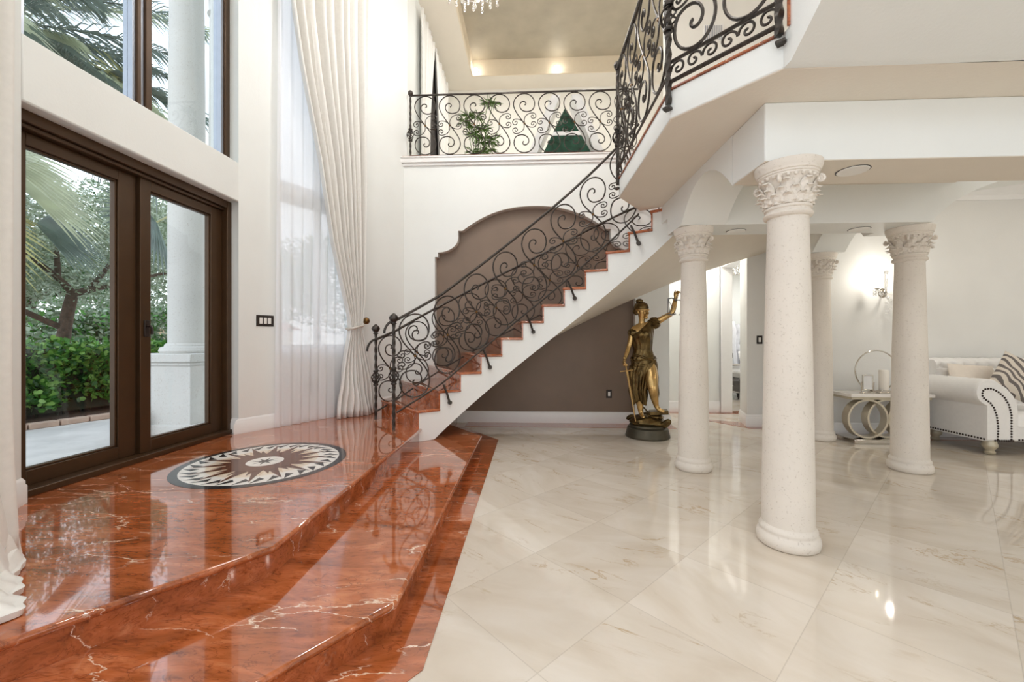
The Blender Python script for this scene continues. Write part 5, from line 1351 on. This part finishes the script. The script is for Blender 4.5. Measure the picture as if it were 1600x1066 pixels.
def palm_fan(label, base, top, fronds, cat='palm'):
    t = thing('fan_palm', label, cat, base)
    tk = MB().tube([base, Vector(base).lerp(Vector(top), .5), top], .13, 12); obj('trunk', tk, M['bark'], t)
    for (hub, d, Rr, spread, mi, dr_, nn) in fronds:
        m = MB(); m.tube([Vector(top), Vector(top).lerp(Vector(hub), .5) + Vector((0, 0, .06)), Vector(hub)], .016, 6); f = MB(); fan_frond(f, hub, d, Rr, spread, 26, 0, dr_, nn)
        fo = obj('frond', f, M[mi], t, recalc=False); obj('petiole', m, M['palm3'], fo)
palm_fan('silvery fan palm whose fronds hang across the top of the glass doors', (-6.3, 3.45, .24), (-6.2, 3.5, 3.05), [
    ((-5.9, 3.75, 2.72), (.05, .9, -.12), .98, 1.15, 'palm3', .22, (1, -.1, .35)), ((-6.1, 4.55, 3.15), (.1, .9, .05), .95, 1.1, 'palm1', .22, (1, .1, .6)), ((-6.3, 4.9, 2.75), (.2, .8, -.15), .8, 1.1, 'palm2', .2, (1, .2, .7)),
    ((-5.7, 3.95, 3.3), (-.1, .8, .45), .95, 1.3, 'palm1', .25, (.9, -.2, .5)), ((-6.0, 4.15, 5.0), (.0, .9, .1), .85, 1.2, 'palm1', .3, (1, -.1, .4)), ((-6.1, 4.9, 4.25), (.0, .9, .1), .9, 1.2, 'palm1', .3, (1, -.1, .5)),
    ((-6.3, 4.2, 4.3), (-.2, .8, .6), 1.1, 1.3, 'palm1', .3, (.9, -.3, .4)), ((-6.6, 3.2, 3.4), (-1, -.3, .3), 1.0, 1.4, 'palm1', .3, None)])
palm_fan('darker fan palm behind the porch columns, fronds reaching left', (-7.2, 8.3, .24), (-7.2, 8.3, 4.0), [
    ((-6.9, 7.2, 3.45), (.2, -1, -.12), 1.15, 1.25, 'palm2', .25, (1, .1, .5)), ((-6.8, 7.0, 4.4), (.3, -1, .2), 1.2, 1.3, 'palm2', .25, (1, .1, .4)),
    ((-6.6, 7.4, 4.9), (.5, -.6, .5), 1.2, 1.4, 'palm1', .3, (1, .3, .3)), ((-6.7, 7.6, 5.8), (.4, -.5, .7), 1.2, 1.4, 'palm2', .3, (1, .3, .3)), ((-7.2, 8.4, 5.0), (0, 1, .3), 1.2, 1.4, 'palm2', .3, None), ((-6.9, 6.9, 5.4), (.2, -1, .5), 1.2, 1.3, 'palm3', .3, (1, .1, .4))])
def feather(m, pts, L, n, mi=0):
    P = [Vector(p) for p in pts]
    def at(t):
        return P[0].lerp(P[1], t).lerp(P[1].lerp(P[2], t), t)
    m.tube([at(i / 12) for i in range(13)], lambda t: .022 * (1 - .8 * t), 6)
    for k in range(n):
        t = .08 + .92 * k / n; p = at(t); d = (at(min(1, t + .02)) - at(t - .02)).normalized(); s = d.cross(Vector((0, 0, 1))).normalized(); up = s.cross(d)
        for sg in (-1, 1):
            q = (s * sg * .8 + d * .75 + up * rnd.uniform(-.35, .35)).normalized(); l = L * math.sin(PI * min(1, .12 + t * .86)) ** .5 * rnd.uniform(.85, 1.1); w_ = d.cross(q).normalized() * .012
            a, b_ = p + q * l * .5 - Vector((0, 0, .04 * l)), p + q * l - Vector((0, 0, .32 * l))
            m.add([p - w_, p + w_, a + w_ * 1.2, b_, a - w_ * 1.2], [(0, 1, 2, 3, 4)], mi)
fp = thing('feather_palm', 'tall feather palm with dark drooping fronds in the upper window', 'palm', (-8.5, 5.0, .24))
obj('trunk', MB().tube([(-8.5, 5.0, .24), (-8.45, 5.0, 3), (-8.4, 5.0, 5.5)], .14, 12), M['bark'], fp)
for k in range(30):
    if k < 22: ex, ey, ez = lerp(-6.9, -5.5, rnd.random()), lerp(4.1, 7.6, k / 21), lerp(4.0, 6.9, (k * .618) % 1)
    else: ex, ey, ez = -8.4 + 2.6 * math.cos(k * .8 + 2), 5.0 + 2.6 * math.sin(k * .8 + 2), rnd.uniform(4.4, 6.2)
    mx = max(ez, 5.6) + rnd.uniform(.1, .7)
    pts_ = ((-8.4, 5.0, 5.5), (lerp(-8.4, ex, .62), lerp(5.0, ey, .62), mx), (ex, ey, ez))
    m = MB(); feather(m, pts_, .6, 58); obj('frond', m, M['palm2' if k % 3 else 'palm1'], fp, recalc=False)

# ------------------------------------------------------------------ light
wd = bpy.data.worlds.new('sky'); sc.world = wd; wd.use_nodes = True
nt = wd.node_tree; bgn = nt.nodes['Background']
tc = nt.nodes.new('ShaderNodeTexCoord'); sep = nt.nodes.new('ShaderNodeSeparateXYZ'); nt.links.new(tc.outputs['Generated'], sep.inputs[0])
rp = nt.nodes.new('ShaderNodeValToRGB'); e = rp.color_ramp.elements
e[0].position = .0; e[0].color = srgb(238, 238, 238); e[1].position = .8; e[1].color = srgb(200, 214, 236)
nt.links.new(sep.outputs['Z'], rp.inputs['Fac']); nt.links.new(rp.outputs['Color'], bgn.inputs['Color']); bgn.inputs['Strength'].default_value = 3.2
def lamp(name, kind, loc, power, col=(1, .95, .88), size=.2, rot=(0, 0, 0), **k):
    l = bpy.data.lights.new(name, kind); l.energy = power; l.color = col
    if kind == 'AREA': l.shape = 'DISK'; l.size = size
    elif kind == 'SUN': l.angle = size
    else: l.shadow_soft_size = size
    for a, b_ in k.items(): setattr(l, a, b_)
    o = bpy.data.objects.new(name, l); C.objects.link(o); o.location = loc; o.rotation_euler = rot; return o
lamp('sun', 'SUN', (0, 0, 20), .8, (1, .97, .92), R(25), (R(38), R(-12), 0))
lamp('chandelier_light', 'POINT', (hx, hy, 5.7), 220, (1, .985, .97), .35)
for x, y in ((-1.6, .6), (1.0, .4), (1.0, 2.2), (3.0, -.4)): lamp('ceiling_fill', 'AREA', (x, y, 7.28), 45, (1, .99, .98), .35)  # added overhead fill, no fixtures stand here
for x in (-1.27, .57): lamp('cove_lamp', 'POINT', (x, 9.16, 7.38), 3, (1, .96, .9), .04)
for x, y in ((-.5, 8.0), (1.2, 7.6)): lamp('hall_fill', 'AREA', (x, y, 7.28), 40, (1, .985, .96), .3)  # added fill to brighten the upper hall, without fixtures
lamp('sconce_lamp', 'POINT', (4.62, 5.48, 2.16), 10, (1, .95, .86), .05)
for x, y in ((5.5, 4.2), (7.2, 4.4), (5.5, 2.9)): lamp('living_fill', 'AREA', (x, y, 3.38), 9.5, (1, .96, .9), .3)  # added fill over the living area, no lamp modelled
lamp('hall_low_fill', 'AREA', (2.9, 7.0, 2.84), 18, (1, .96, .9), .25)  # added fill that lifts the passage beyond the stair
lamp('bedroom_lamp', 'AREA', (4.6, 8.8, 2.84), 35, (1, .97, .93), .4)
